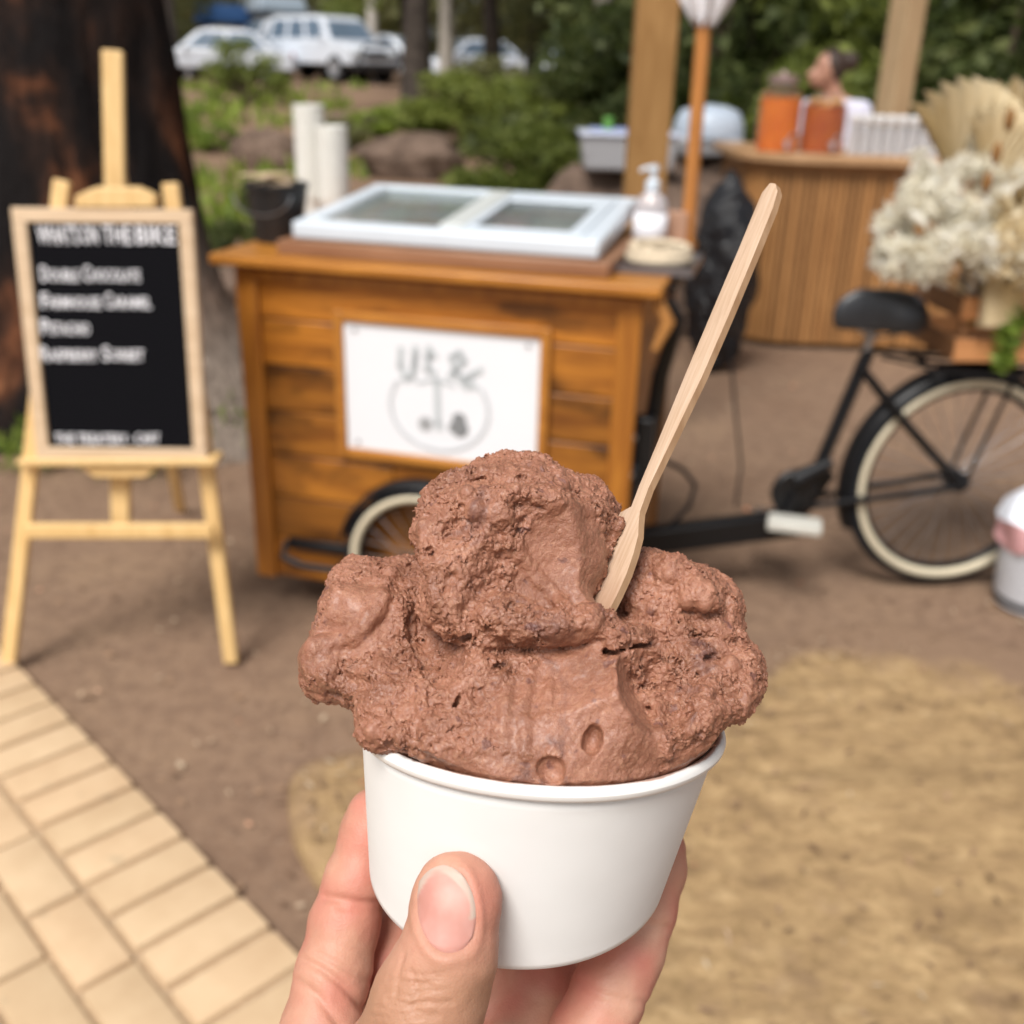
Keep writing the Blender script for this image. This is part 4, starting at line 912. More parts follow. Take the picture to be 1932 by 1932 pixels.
# ---- freezer let into the counter
fz = thing('chest_freezer', 'low white chest freezer with two sliding glass lids on the cart top', 'freezer', CW(.535, .31, .945), CRZ)
fwh = plain('freezer_white', (.60, .66, .72), .3, .02); glass = NT('lid_glass'); glass.col((.75, .82, .80)); glass.set(Roughness=.03, IOR=1.45); glass.b.inputs['Transmission Weight'].default_value = .85; glass.b.inputs['Alpha'].default_value = .55
wl_ = .79 * CS; dl_ = .57 * CS; z0 = 0.0
plm = wood('plinth_brown', (.22, .10, .05), (.33, .17, .09), 0, 5, .4, 8, .05)
MB().box((0, 0, .018), (wl_ + .06, dl_ + .05, .034)).build('plinth', plm, fz, bevel=.004)
def slope(y): return .036 + (y + dl_ / 2) / dl_ * .040
m = MB()
fwid = .055
def fbar(x0, x1, y0, y1, zt, zb): 
    vs = [(x, y, slope(y) + dz) for dz in (zb, zt) for x, y in ((x0, y0), (x1, y0), (x1, y1), (x0, y1))]
    return MB().add(vs, [(3, 2, 1, 0), (4, 5, 6, 7), (0, 1, 5, 4), (1, 2, 6, 5), (2, 3, 7, 6), (3, 0, 4, 7)])
for nm, a in (('frame_front', (-wl_ / 2, wl_ / 2, -dl_ / 2, -dl_ / 2 + .05)), ('frame_back', (-wl_ / 2, wl_ / 2, dl_ / 2 - .035, dl_ / 2)), ('frame_side', (-wl_ / 2, -wl_ / 2 + .05, -dl_ / 2 + .05, dl_ / 2 - .035)), ('frame_side', (wl_ / 2 - .05, wl_ / 2, -dl_ / 2 + .05, dl_ / 2 - .035))):
    fbar(*a, .042, 0.001).build(nm, fwh, fz, bevel=.008, seg=3)
fbar(-.02, .04, -dl_ / 2 + .05, dl_ / 2 - .035, .048, .03).build('lid_bar', plain('lid_grey', (.55, .57, .55), .35, .03), fz, bevel=.004)
dark = plain('freezer_inside', (.16, .185, .18), .6, .3, 14)
fbar(-wl_ / 2 + .05, wl_ / 2 - .05, -dl_ / 2 + .05, dl_ / 2 - .035, -.015, -.035).build('inside', dark, fz)
for k, (a, b) in enumerate(((-wl_ / 2 + .05, -.02), (.04, wl_ / 2 - .05))):
    li = fbar(a, b, -dl_ / 2 + .05, dl_ / 2 - .035, .036, .030).build('glass_lid', glass.m, fz)
    if k == 1:
        for q in ((a, b, -dl_ / 2 + .052, -dl_ / 2 + .075), (a, b, dl_ / 2 - .13, dl_ / 2 - .04), (a, a + .02, -dl_ / 2 + .075, dl_ / 2 - .13), (b - .035, b, -dl_ / 2 + .075, dl_ / 2 - .13)): fbar(*q, .044, .037).build('lid_frame', fwh, li, bevel=.002)
tubm = [plain('tub_pale', (.5, .5, .48), .5, .1), plain('tub_choc', (.16, .08, .05), .6, .2), plain('tub_pink', (.45, .2, .2), .6, .2)]
for k, x in enumerate((-.27, -.13, .10, .22)): MB().lathe([(.05, 0), (.055, .02), (.045, .02), (.0, .012)], 20, (x, -.02, slope(0) - .014)).build('ice_cream_tub', tubm[k % 3], fz, smooth=.6)
# ---- things on the cart
def cup_stack(lbl, x, y, n, z0=.945):
    st = thing('paper_cup_stack', lbl, 'paper cups', CW(x, y, z0), CRZ, 'stacked paper cups'); cm = None
    for i in range(n):
        if cm is None:
            o = MB().lathe([(0, 0), (.030, 0), (.042, .060), (.0455, .061), (.0455, .066), (.041, .066), (.030, .006), (0, .006)], 28).build('cup', plain('cup_stock', (.82, .81, .76), .55, .02), st, smooth=.5); cm = o.data
        else: o = bpy.data.objects.new('cup', cm); link(o, st)
        o.location = (rng.uniform(-.0008, .0008), rng.uniform(-.0008, .0008), (n - 1 - i) * .0105); o.rotation_euler = (0, 0, rng.random())
    return st
def stack_at(lbl, ub, vb, ut, vt, y):
    d = ray(ub, vb); dy_ = Vector((-math.sin(CRZ), math.cos(CRZ), 0)); t = (y * CS - (Vector(CAM) - CO).dot(dy_)) / Vector(d).dot(dy_); q = Vector(CAM + d * t) - CO
    x = q.dot(Vector((math.cos(CRZ), math.sin(CRZ), 0))) / CS; d2 = ray(ut, vt); t2 = (y * CS - (Vector(CAM) - CO).dot(dy_)) / Vector(d2).dot(dy_); zt = CAM_H + d2[2] * t2
    n = max(4, int((zt - cz(.945) - .066) / .0105) + 1); return cup_stack(lbl, x, y, n)
stack_at('taller of two upside-down stacks of white paper cups on the cart', 592, 420, 590, 192, .66)
stack_at('shorter stack of white paper cups, right of the taller one', 633, 420, 633, 236, .62)
pk = plain('black_plastic', (.014, .014, .015), .42, .2)
bu = thing('black_bucket', 'black bucket of wooden spoons on the left end of the cart', 'bucket', CW(.015, .20, .945), CRZ)
MB().lathe([(0, 0), (.058, 0), (.078, .135), (.082, .136), (.082, .146), (.074, .146), (.055, .01), (0, .01)], 28).build('pail', pk, bu, smooth=.5)
MB().tube([(.08 * math.cos(a), -.082 - .01 * math.sin(a), .125 - .05 * math.sin(a)) for a in np.linspace(0, math.pi, 14)], .002, 6).build('handle', bolt, bu, smooth=1)
spm = wood('spoon_birch', (.60, .44, .28), (.72, .56, .40), 0, 5, .6, 8, .1)
for i in range(14):
    a = rng.uniform(0, 6.28); m = MB().box((0, 0, 0), (.094, .013, .0016)).build('spoon', spm, bu, bevel=.0005); m.location = (-.025 + .03 * math.cos(a), .02 * math.sin(a), .140 + .0022 * i); m.rotation_euler = (rng.uniform(-.15, .15), rng.uniform(-.2, .2), rng.uniform(-.6, .6))
cb = thing('sanitiser_bottle', 'clear pump bottle of hand sanitiser with white label on the cart', 'bottle', CW(.99, .44, .945), CRZ)
clr = NT('clear_plastic'); clr.col((.86, .82, .84)); clr.set(Roughness=.12); clr.b.inputs['Transmission Weight'].default_value = .6
MB().lathe([(0, 0), (.040, 0), (.043, .006), (.043, .115), (.036, .135), (.018, .15), (.016, .155), (0, .155)], 28).build('body', clr.m, cb, smooth=.6)
MB().lathe([(.0436, .012), (.0436, .10)], 28).build('label', plain('label_white', (.76, .76, .80), .5, .03), cb, smooth=3)
MB().lathe([(.018, .153), (.019, .175), (.012, .180), (.008, .182), (.008, .200), (.013, .202), (.012, .214), (0, .217)], 18).build('pump', fwh, cb, smooth=.6); MB().tube([(0, 0, .208), (-.02, -.01, .208), (-.032, -.016, .200)], .005, 8).build('nozzle', fwh, cb, smooth=1)
ty = thing('serving_tray', 'grey metal tray on the right end of the cart', 'tray', CW(1.04, .22, .9455), CRZ)
MB().box((0, 0, .004), (.20, .24, .006)).build('base', plain('tray_grey', (.20, .19, .20), .3, .1, 20, .6), ty, bevel=.002)
for c, s in (((0, -.12, .010), (.20, .004, .018)), ((0, .12, .010), (.20, .004, .018)), ((-.1, 0, .010), (.004, .236, .018)), ((.1, 0, .010), (.004, .236, .018))): MB().box(c, s).build('edge', plain('tray_grey', (0, 0, 0)), ty)
rp = thing('rope_coil', 'coil of cream rope lying on the grey tray', 'rope', CW(1.05, .21, .954), CRZ)
MB().tube([((.075 - .018 * k / 60 * .5) * math.cos(k * .33) , (.075 - .009 * k / 60) * math.sin(k * .33) * 1.05, .010 + .0005 * k) for k in range(70)], .009, 8).build('coil', plain('rope_cream', (.62, .52, .38), .9, .2, 90, bump=.5), rp, smooth=3)
MB().tube([(.03 * math.cos(k * .5) - .01, .05 * math.sin(k * .37), .012 + .0008 * k) for k in range(22)], .008, 8).build('loose_end', plain('rope_cream', (0, 0, 0)), rp, smooth=3)
wb = thing('card_holder', 'small tan wooden holder behind the sanitiser bottle', 'wooden block', CW(1.055, .50, .945), CRZ)
MB().box((0, 0, .05), (.055, .03, .10)).build('block', plain('tan_block', (.40, .23, .15), .6, .08), wb, bevel=.003); MB().box((0, -.02, .006), (.07, .06, .012)).build('foot', plain('tan_block', (0, 0, 0)), wb, bevel=.003)
um = thing('umbrella', 'closed white umbrella on an orange timber pole rising from the cart', 'umbrella', CW(1.085, .52, .945))
uz = um.location.z; ux = P(1330, 20, um.location.y) - Vector(um.location); ux = Vector((ux.x / ux.z, 0, 1))
def uq(h): return ux * h
MB().tube([uq(-.02), uq(1.45)], .018, 14).build('pole', wood('pole_orange', (.38, .145, .035), (.52, .22, .06), 2, 6, .35, 10, .05), um, smooth=1)
hb = P(1325, 42, um.location.y).z - uz; m = MB(); vs = []; nn = 40; rows = []
for k, (h, r) in enumerate(((hb, .030), (hb + .05, .052), (hb + .15, .07), (hb + .4, .075), (hb + .65, .05), (hb + .8, .02))):
    for j in range(nn):
        a = 2 * math.pi * j / nn; q = r * (1 + .28 * math.cos(a * 8 + .6 * h)) ; vs.append(uq(h + (.012 * math.cos(a * 8) if k == 0 else 0)) + Vector((q * math.cos(a), q * math.sin(a), 0)))
m.add(vs, [(i * nn + j, i * nn + (j + 1) % nn, (i + 1) * nn + (j + 1) % nn, (i + 1) * nn + j) for i in range(5) for j in range(nn)]).build('canopy', plain('canvas_white', (.78, .77, .80), .8, .03), um, smooth=3)
MB().tube([uq(hb + .78), uq(hb + .86)], [.02, .008], 10).build('finial', plain('pole_tip', (.4, .16, .05), .4), um, smooth=1)
# ================================================================== foliage kit
def leafmat(name, stops, rough=.6, trans=.48):
    t = NT(name); gi = t.n('ShaderNodeNewGeometry'); c = t.ramp(gi.outputs['Random Per Island'], stops); oi = rnd(t)
    c = t.mix(1.0, c, t.ramp(oi, [(0, (.8, .83, .75)), (1, (1.1, 1.05, .95))]), 'MULTIPLY') if 'dried' not in name else c; t.col(c); t.set(Roughness=rough)
    tr = t.n('ShaderNodeBsdfTranslucent'); t.l(c, tr.inputs[0]); mx = t.n('ShaderNodeMixShader'); mx.inputs[0].default_value = trans
    out = t.t.nodes['Material Output']; t.l(t.b.outputs[0], mx.inputs[1]); t.l(tr.outputs[0], mx.inputs[2]); t.l(mx.outputs[0], out.inputs[0]); return t.m
LG_D = leafmat('leaf_dark_green', [(0, (0.056, 0.077, 0.022)), (.5, (0.106, 0.138, 0.040)), (1, (0.200, 0.225, 0.075))])
LG_M = leafmat('leaf_mid_green', [(0, (0.111, 0.143, 0.029)), (.5, (0.208, 0.260, 0.055)), (1, (0.338, 0.390, 0.104))])
LG_B = leafmat('leaf_bright_green', [(0, (0.132, 0.204, 0.024)), (.5, (0.240, 0.336, 0.048)), (1, (0.372, 0.456, 0.102))])
LG_O = leafmat('leaf_olive', [(0, (.10, .11, .045)), (.5, (.18, .19, .075)), (1, (.30, .30, .14))])
barkd = plain('bark_dark', (.06, .048, .040), .9, .5, 8, bump=.8); barkp = plain('bark_pale', (.42, .38, .33), .85, .25, 6, bump=.4); barkb = plain('bark_brown', (.13, .095, .07), .9, .4, 8, bump=.7)
def leaf_cloud(clumps, per, size, seed, asp=.42, up=.2):
    r = np.random.RandomState(seed); out = []
    for (c, rad) in clumps:
        n = int(per); d = r.normal(size=(n, 3)); d /= np.linalg.norm(d, axis=1)[:, None]; q = np.array(c) + d * (r.rand(n, 1) ** .45) * np.array(rad)
        a = r.normal(size=(n, 3)); a[:, 2] += up * 2; a /= np.linalg.norm(a, axis=1)[:, None]; b = np.cross(a, r.normal(size=(n, 3))); b /= np.linalg.norm(b, axis=1)[:, None] + 1e-9
        s = size * r.uniform(.6, 1.3, (n, 1)); out.append(np.stack([q - a * s * .5, q + b * s * asp * .5, q + a * s * .5, q - b * s * asp * .5], 1))
    V = np.concatenate(out).reshape(-1, 3); F = np.arange(len(V)).reshape(-1, 4); return V, F
def crown_mesh(name, clumps, per, size, seed, mat, asp=.42): 
    V, F = leaf_cloud(clumps, per, size, seed, asp); return np_mesh(name, V, F, mat)
def trunk_mb(h, r, seed, limbs=5, lean=.1, bend=.15):
    rr = random.Random(seed); m = MB(); pts = []; 
    for i in range(9): t = i / 8; pts.append((lean * t * h * .3 + bend * math.sin(t * 3 + seed), bend * .6 * math.sin(t * 2.2 + seed * 2), t * h))
    m.tube(pts, [r * (1.35 - .35 * min(1, i * .6)) * (1 - .55 * i / 8) for i in range(9)], 12)
    tips = []
    for k in range(limbs):
        i = rr.randint(4, 7); a = rr.uniform(0, 6.28); p = Vector(pts[i]); L = h * rr.uniform(.18, .34); q1 = p + Vector((math.cos(a) * L * .5, math.sin(a) * L * .5, L * .35)); q2 = p + Vector((math.cos(a) * L, math.sin(a) * L, L * .8))
        m.tube([p, q1, q2], [r * .4, r * .26, r * .1], 7); tips.append(q2)
    tips.append(Vector(pts[-1])); return m, tips
def tree_proto(name, h, r, seed, mat, bark, crown_lo, spread, per=260, size=.22):
    e = empty(name); m, tips = trunk_mb(h, r, seed); m.build('trunk', bark, e, smooth=1.0); rr = random.Random(seed + 50); cl = []
    for q in tips:
        for k in range(3): cl.append(((q.x + rr.uniform(-.6, .6), q.y + rr.uniform(-.6, .6), q.z + rr.uniform(-.3, .5)), (rr.uniform(.5, .9),) * 2 + (rr.uniform(.35, .6),)))
    for k in range(12):
        a = rr.uniform(0, 6.28); R = spread * rr.uniform(.25, 1); z = crown_lo + (h - crown_lo) * rr.uniform(0, 1.0); cl.append(((R * math.cos(a), R * math.sin(a), z), (rr.uniform(.5, .95),) * 2 + (rr.uniform(.3, .6),)))
    o = bpy.data.objects.new('crown', crown_mesh('crown', cl, per, size, seed, mat)); link(o, e); return e
def shrub_proto(name, w, h, seed, mat, n=16, per=240, size=.11, stem=True):
    e = empty(name); rr = random.Random(seed); cl = []; m = MB()
    for k in range(n):
        a = rr.uniform(0, 6.28); R = w / 2 * math.sqrt(rr.random()); z = h * rr.uniform(.15, .95) * (1 - .45 * (R / (w / 2)) ** 2); c = (R * math.cos(a), R * math.sin(a), z); s = rr.uniform(.14, .24) * w
        cl.append((c, (s, s, s * .75))); m.tube([(0, 0, -.05), (c[0] * .4, c[1] * .4, z * .5), c], [.02, .014, .006], 5)
    m.build('stem', barkb, e, smooth=1); o = bpy.data.objects.new('foliage', crown_mesh('foliage', cl, per, size, seed, mat)); link(o, e); return e
used = set()
def place(proto, x, y, s, label, cat, group, rz=None, sz=None):
    e = proto if proto.name not in used else copy_tree(proto); used.add(proto.name) if e is proto else None
    e.location = (x, y, float(hgt(x, y)) - .02); e.scale = (s, s, sz or s); e.rotation_euler = (0, 0, rng.uniform(0, 6.28) if rz is None else rz); tag(e, label, cat, group); return e

# ---- burnt gum trunk, left
TC = P(150, 300, 4.25); tb = Vector((TC.x, 4.25, 0))
gum = thing('gum_tree', 'thick fire-blackened gum trunk behind the easel', 'tree', tb)
nz, na = 120, 96; zs = np.concatenate([np.linspace(-.05, 3.2, 100), np.linspace(3.3, 8, 20)]); VV = []
for z in zs:
    a = np.linspace(0, 2 * np.pi, na, endpoint=False); fl_ = math.exp(-max(z, 0) / .46); base_r = .355 - .018 * z
    r = base_r + fl_ * (.20 + .30 * np.maximum(0, np.cos(a + .35)) ** 3 + .09 * np.cos(3 * a + 1)) + .018 * np.cos(5 * a + z)
    pq_ = np.c_[np.cos(a) * 2.2, np.sin(a) * 2.2, np.full(na, z * .8)]; r = r + .035 * fbm(pq_ + 3, 3) + .022 * np.abs(fbm(np.c_[np.cos(a) * 6, np.sin(a) * 6, np.full(na, z * 1.6)] + 9, 3))
    VV.append(np.c_[r * np.cos(a) + .03 * math.sin(z * 1.3), r * np.sin(a), np.full(na, z)])
V, F = ring_mesh(VV)
bk_ = NT('charred_bark'); co = bk_.co((1, 1, .45)); f = bk_.noise(co, 2.6, 5, .6, .6); f2 = bk_.noise(bk_.co((1, 1, .25)), 26, 5, .65)
cc = bk_.ramp(f, [(.44, (.010, .008, .008)), (.51, (.028, .016, .012)), (.57, (.13, .050, .024)), (.68, (.28, .13, .062))]); cc = bk_.mix(bk_.ramp(f2, [(.35, (.7, .7, .7)), (.6, (0, 0, 0))]), cc, (.007, .006, .006))
sep = bk_.n('ShaderNodeSeparateXYZ'); bk_.l(bk_.n('ShaderNodeTexCoord').outputs['Object'], sep.inputs[0]); mr = bk_.n('ShaderNodeMapRange'); mr.inputs[1].default_value = .95; mr.inputs[2].default_value = .35; bk_.l(sep.outputs[2], mr.inputs[0])
mx2 = bk_.n('ShaderNodeMapRange'); mx2.inputs[1].default_value = .05; mx2.inputs[2].default_value = .35; bk_.l(sep.outputs[0], mx2.inputs[0]); mu = bk_.n('ShaderNodeMath', operation='MULTIPLY'); bk_.l(mr.outputs[0], mu.inputs[0]); bk_.l(mx2.outputs[0], mu.inputs[1])
cc = bk_.mix(mu.outputs[0], cc, bk_.ramp(f2, [(.3, (.13, .10, .08)), (.7, (.30, .245, .20))])); bk_.col(cc); bk_.set(Roughness=.9); bk_.bump(f2, .9, .03)
o = bpy.data.objects.new('trunk', np_mesh('trunk', V, F, bk_.m)); link(o, gum)
m = MB(); cl = []
for k in range(7):
    a = k * .9; p0 = Vector((.1 * math.cos(a), .1 * math.sin(a), 5.2 + .4 * k)); p2 = p0 + Vector((1.7 * math.cos(a), 1.7 * math.sin(a), 1.6)); m.tube([p0, (p0 + p2) / 2 + Vector((0, 0, .3)), p2], [.13, .09, .03], 8)
    for j in range(3): cl.append(((p2.x + rng.uniform(-.7, .7), p2.y + rng.uniform(-.7, .7), p2.z + rng.uniform(-.3, .6)), (.8, .8, .5)))
m.build('limbs', barkd, gum, smooth=1); o = bpy.data.objects.new('crown', crown_mesh('crown', cl, 220, .2, 9, LG_O)); link(o, gum)

# ================================================================== bar, post, drinks, person
bar_w = wood('bar_slat', (.34, .15, .046), (.56, .28, .098), 2, 5, .55, 10, .45); bar_t = wood('bar_top', (.36, .20, .09), (.55, .33, .17), 0, 5, .45, 8, .05)
B0 = G(1388, 648); BX, BY = B0.x, B0.y - .02; BHT = P(1400, 288, BY).z - .0
bar = thing('drinks_bar', 'curved timber bar counter clad in narrow upright slats', 'bar counter', (BX, BY, 0))
RCN = .30; path = [(RCN - RCN * math.cos(a), RCN - RCN * math.sin(a)) for a in np.linspace(-.9, math.pi / 2, 12)]; path = [(x, y + (0 if y > -9 else 0)) for x, y in path]
path = [(0, .9), (0, .6)] + [(RCN * (1 - math.cos(a)), RCN * (1 - math.sin(a))) for a in np.linspace(.05, math.pi / 2, 10)] + [(1.9, -.06)]
def walk(path, step):
    out = []; acc = 0
    for (x0, y0), (x1, y1) in zip(path[:-1], path[1:]):
        L = math.hypot(x1 - x0, y1 - y0); s = -acc if acc else 0.0; s = step - acc if acc else 0.0
        while s < L: t = s / L; out.append((x0 + (x1 - x0) * t, y0 + (y1 - y0) * t, math.atan2(y1 - y0, x1 - x0))); s += step
        acc = L - (s - step)
    return out
slme = MB().box((0, 0, BHT / 2 - .02), (.028, .018, BHT - .06)).mesh('slat', bar_w)
for x, y, a in walk(path, .0345):
    o = bpy.data.objects.new('slat', slme); link(o, bar); o.location = (x, y, .01); o.rotation_euler = (0, 0, a)
back = [(x + .012 * (1 if i > 2 else 1), y + .014) for i, (x, y) in enumerate(path)]; poly = back + [(1.9, .9)]
MB().prism(poly, .01, BHT - .05).build('carcass', plain('bar_inside', (.10, .05, .02), .8), bar)
def out_poly(d): return [(-d, .95), (-d, .6)] + [(RCN - (RCN + d) * math.cos(a), RCN - (RCN + d) * math.sin(a)) for a in np.linspace(.05, math.pi / 2, 12)] + [(1.95, -.06 - d), (1.95, .95)]
MB().prism(out_poly(.075), BHT - .045, BHT).build('bar_top', bar_t, bar, bevel=.006)
MB().prism(out_poly(.02), BHT - .085, BHT - .0455).build('trim', bar_w, bar)
glassm = NT('jar_glass'); glassm.col((.95, .93, .92)); glassm.set(Roughness=.05, IOR=1.3); glassm.b.inputs['Transmission Weight'].default_value = .9; glassm.b.inputs['Alpha'].default_value = .35
def jug(lbl, u, v, vt, wpx, lcol, top, fruit):
    yb = BY + .18; q = P(u, v, yb); e = thing('drink_dispenser', lbl, 'drink dispenser', (q.x, yb, BHT + .001), 0, 'drink dispensers on the bar'); R = wpx / FPX * 5.9 / 2; Ht = P(u, vt, yb).z - BHT
    lm = NT('drink'); lm.col(lm.ramp(lm.noise(lm.co(), 9, 3), [(.3, lcol[0]), (.7, lcol[1])])); lm.set(Roughness=.2); lm.b.inputs['Subsurface Weight'].default_value = .3; lm.b.inputs['Subsurface Radius'].default_value = (.05, .02, .01)
    MB().lathe([(0, .004), (R * .95, .004), (R * .96, Ht * .8), (0, Ht * .8)], 28).build('drink', lm.m, e, smooth=.6)
    MB().lathe([(0, 0), (R, 0), (R * 1.01, .01), (R * 1.01, Ht * .82), (R * .8, Ht * .9), (R * .62, Ht * .95), (R * .62, Ht)], 28).build('jar', glassm.m, e, smooth=.6)
    if top: MB().lathe([(0, Ht), (R * .68, Ht), (R * .68, Ht * 1.12), (R * .2, Ht * 1.14), (R * .16, Ht * 1.18), (0, Ht * 1.19)], 24).build('lid', plain('jar_lid', (.42, .30, .28), .35, .05, 10, .6), e, smooth=.5)
    if fruit:
        for k in range(9): a = k * .7; f = MB().lathe([(.0, -.006), (.032, -.006), (.035, 0), (.032, .006), (0, .006)], 16).build('fruit_slice', plain('citrus', (.55, .28, .07), .5, .15), e, smooth=.8); f.location = (R * .55 * math.cos(a * 2.1), R * .55 * math.sin(a * 2.1), Ht * .80 + .003 * k); f.rotation_euler = (rng.uniform(-.5, .5), rng.uniform(-.5, .5), 0)
    MB().tube([(.02, -R, .05), (.02, -R - .05, .05), (.02, -R - .055, .02)], .011, 8).build('tap', bolt, e, smooth=1); MB().tube([(.02, -R - .04, .05), (.045, -R - .045, .10)], .007, 8).build('tap_lever', bolt, e, smooth=1)
jug('tall jar of bright orange drink with a lid on the bar', 1465, 268, 158, 74, ((.62, .13, .004), (.74, .20, .010)), True, False)
jug('jar of brown iced tea with fruit slices floating on the bar', 1548, 274, 178, 76, ((.34, .055, .004), (.48, .12, .008)), False, True)
gm_ = NT('tumbler_glass'); gm_.col((.80, .80, .82)); gm_.set(Roughness=.08); gm_.b.inputs['Transmission Weight'].default_value = .55
gl0 = None
for k in range(18):
    i, j = k % 9, k // 9; x = P(1606, 268, BY + .16).x + i * .062 + j * .03; y = BY + .13 + j * .075
    if gl0 is None:
        gl0 = thing('tumbler', 'upturned drinking glass in the rows beside the drink jars', 'glass', (x, y, BHT + .001), 0, 'upturned glasses on the bar'); MB().lathe([(.030, 0), (.026, .12), (.022, .15), (0, .152)], 18).build('bowl', gm_.m, gl0, smooth=.6); MB().lathe([(.024, .150), (.029, .158), (.029, .185), (.02, .195), (0, .196)], 18).build('cap', plain('cap_white', (.70, .69, .68), .5, .03), gl0, smooth=.6)
    else: c = copy_tree(gl0); c.location = (x, y, BHT + .001)
post_w = wood('post_timber', (.25, .130, .045), (.37, .21, .082), 2, 4, .7, 8, .1); post_p = wood('post_pale', (.42, .28, .15), (.58, .42, .25), 2, 4, .7, 8, .1)
pa = P(1246, 0, 4.1); pb_ = P(1216, 345, 4.1)
po = thing('timber_post', 'square timber post standing behind the cart freezer', 'post', (pb_.x, 4.1, 0)); MB().box((0, 0, 1.5), (.148, .12, 3.0)).build('shaft', post_w, po, bevel=.006); MB().box((0, 0, .05), (.19, .16, .10)).build('foot', post_w, po, bevel=.004)
q = P(1700, 100, 7.0); po = thing('timber_post', 'pale timber post behind the bar and the person', 'post', (q.x, 7.0, float(hgt(q.x, 7.0)) - .02), math.radians(28)); MB().box((0, 0, 1.6), (.15, .15, 3.2)).build('shaft', post_p, po, bevel=.006); MB().box((0, 0, .05), (.2, .2, .10)).build('foot', post_p, po, bevel=.004)
# person behind the bar
PX = P(1583, 150, 6.55); pl0 = Vector((PX.x, 6.55, 0))
def mm(*q): return np.array(q, np.float32)
def person_fn(p):
    d = smin(sd_ell(p, mm(0, 0, 1180), (185, 115, 270)), sd_ell(p, mm(0, 5, 920), (165, 120, 150)), 60)
    d = smin(d, sd_cap(p, mm(-5, -5, 1380), mm(-30, -30, 1500), 58, 52), 40)
    d = smin(d, sd_cap(p, mm(-160, 0, 1360), mm(160, 0, 1360), 55, 55), 60)
    for s in (-1, 1):
        d = smin(d, sd_cap(p, mm(s * 175, 0, 1345), mm(s * 215, -30, 1085), 50, 40), 30); d = smin(d, sd_cap(p, mm(s * 215, -30, 1085), mm(s * 110 - 40, -240, 1075), 39, 28), 18)
        hx = s * 110 - 40; d = smin(d, sd_ell(p, mm(hx - s * 5, -285, 1075), (34, 48, 18)), 14)
        for k in range(4): d = smin(d, sd_cap(p, mm(hx - 26 + 17 * k, -318, 1075), mm(hx - 27 + 18 * k, -368 - (8 if k in (1, 2) else 0), 1062), 8.5, 7), 5)
        d = smin(d, sd_cap(p, mm(hx - s * 26, -272, 1072), mm(hx - s * 48, -318, 1060), 9.5, 7.5), 6)
        d = smin(d, sd_cap(p, mm(s * 85, 0, 870), mm(s * 92, -10, 480), 88, 58), 40); d = smin(d, sd_cap(p, mm(s * 92, -10, 480), mm(s * 95, 20, 90), 56, 36), 20); d = smin(d, sd_cap(p, mm(s * 95, 20, 50), mm(s * 100, -130, 40), 42, 34), 20)
    h = sd_ell(p, mm(-62, -58, 1585), (74, 92, 108), rotm(18, 0, 25)); h = smin(h, sd_ell(p, mm(-92, -110, 1545), (50, 52, 58)), 30)
    h = smin(h, sd_cap(p, mm(-118, -148, 1585), mm(-126, -168, 1556), 10, 15), 12); h = smin(h, sd_ell(p, mm(-112, -150, 1520), (24, 14, 9)), 8); h = smin(h, sd_ell(p, mm(10, -55, 1570), (10, 22, 32)), 6)
    for s in (-1, 1): h = smax(h, -sd_ell(p, mm(-100 + s * 30, -150 + s * 12, 1592), (15, 14, 9)), 8)
    return smin(d, h, 18)
V, F = blob_mesh(person_fn, (-300, -410, 0), (300, 170, 1720), 9.0)
pe = thing('person', 'person with dark tied-up hair in a white tee and apron behind the bar', 'person', pl0 - Vector((0, 0, .05)), math.radians(-38)); pe.scale = (.93, .93, .93)
skinb = plain('skin_far', (.48, .25, .17), .5, .06, 8); o = bpy.data.objects.new('body', np_mesh('body', V / 1000, F, skinb)); link(o, pe)
def hair_fn(p):
    h = smin(sd_ell(p, mm(-45, -35, 1612), (92, 104, 100), rotm(18, 0, 25)), sd_ell(p, mm(38, 30, 1640), (58, 58, 58)), 25); cut = (p - mm(-95, -105, 1560)) @ mm(-.55, -.80, -.15); return smax(smax(h, cut, 8), -(p[:, 2] - 1520), 8) + 6 * perlin(p / 26)
V, F = blob_mesh(hair_fn, (-200, -200, 1480), (160, 160, 1760), 7.0); o = bpy.data.objects.new('hair', np_mesh('hair', V / 1000, F, plain('hair_brown', (.045, .026, .018), .6, .3, 60))); link(o, pe)
def cloth(fn_off, lo_z, hi_z, extra=None):
    def f(p):
        d = person_fn(p) - fn_off; d = smax(d, p[:, 2] - hi_z, 6); d = smax(d, lo_z - p[:, 2], 6)
        return smax(d, extra(p), 6) if extra is not None else d
    return f
V, F = blob_mesh(cloth(11, 860, 1425, lambda p: np.maximum(-p[:, 1] - 150, np.where(np.abs(p[:, 0]) > 168, 1200 - p[:, 2], -60))), (-310, -200, 840), (310, 180, 1440), 9.0); o = bpy.data.objects.new('shirt', np_mesh('shirt', V / 1000, F, plain('shirt_white', (.66, .65, .76), .8, .04, 9))); link(o, pe)
V, F = blob_mesh(cloth(18, 640, 1330, lambda p: np.maximum(p[:, 1] + 20, np.abs(p[:, 0]) - 120 - 40 * (p[:, 2] < 1100))), (-200, -200, 620), (200, 20, 1350), 9.0); o = bpy.data.objects.new('apron', np_mesh('apron', V / 1000, F, plain('apron_grey', (.36, .36, .30), .85, .05, 9))); link(o, pe)
V, F = blob_mesh(cloth(10, 95, 905), (-230, -190, 80), (230, 170, 920), 10.0); o = bpy.data.objects.new('trousers', np_mesh('trousers', V / 1000, F, plain('denim_dark', (.03, .035, .05), .8, .1, 9))); link(o, pe)

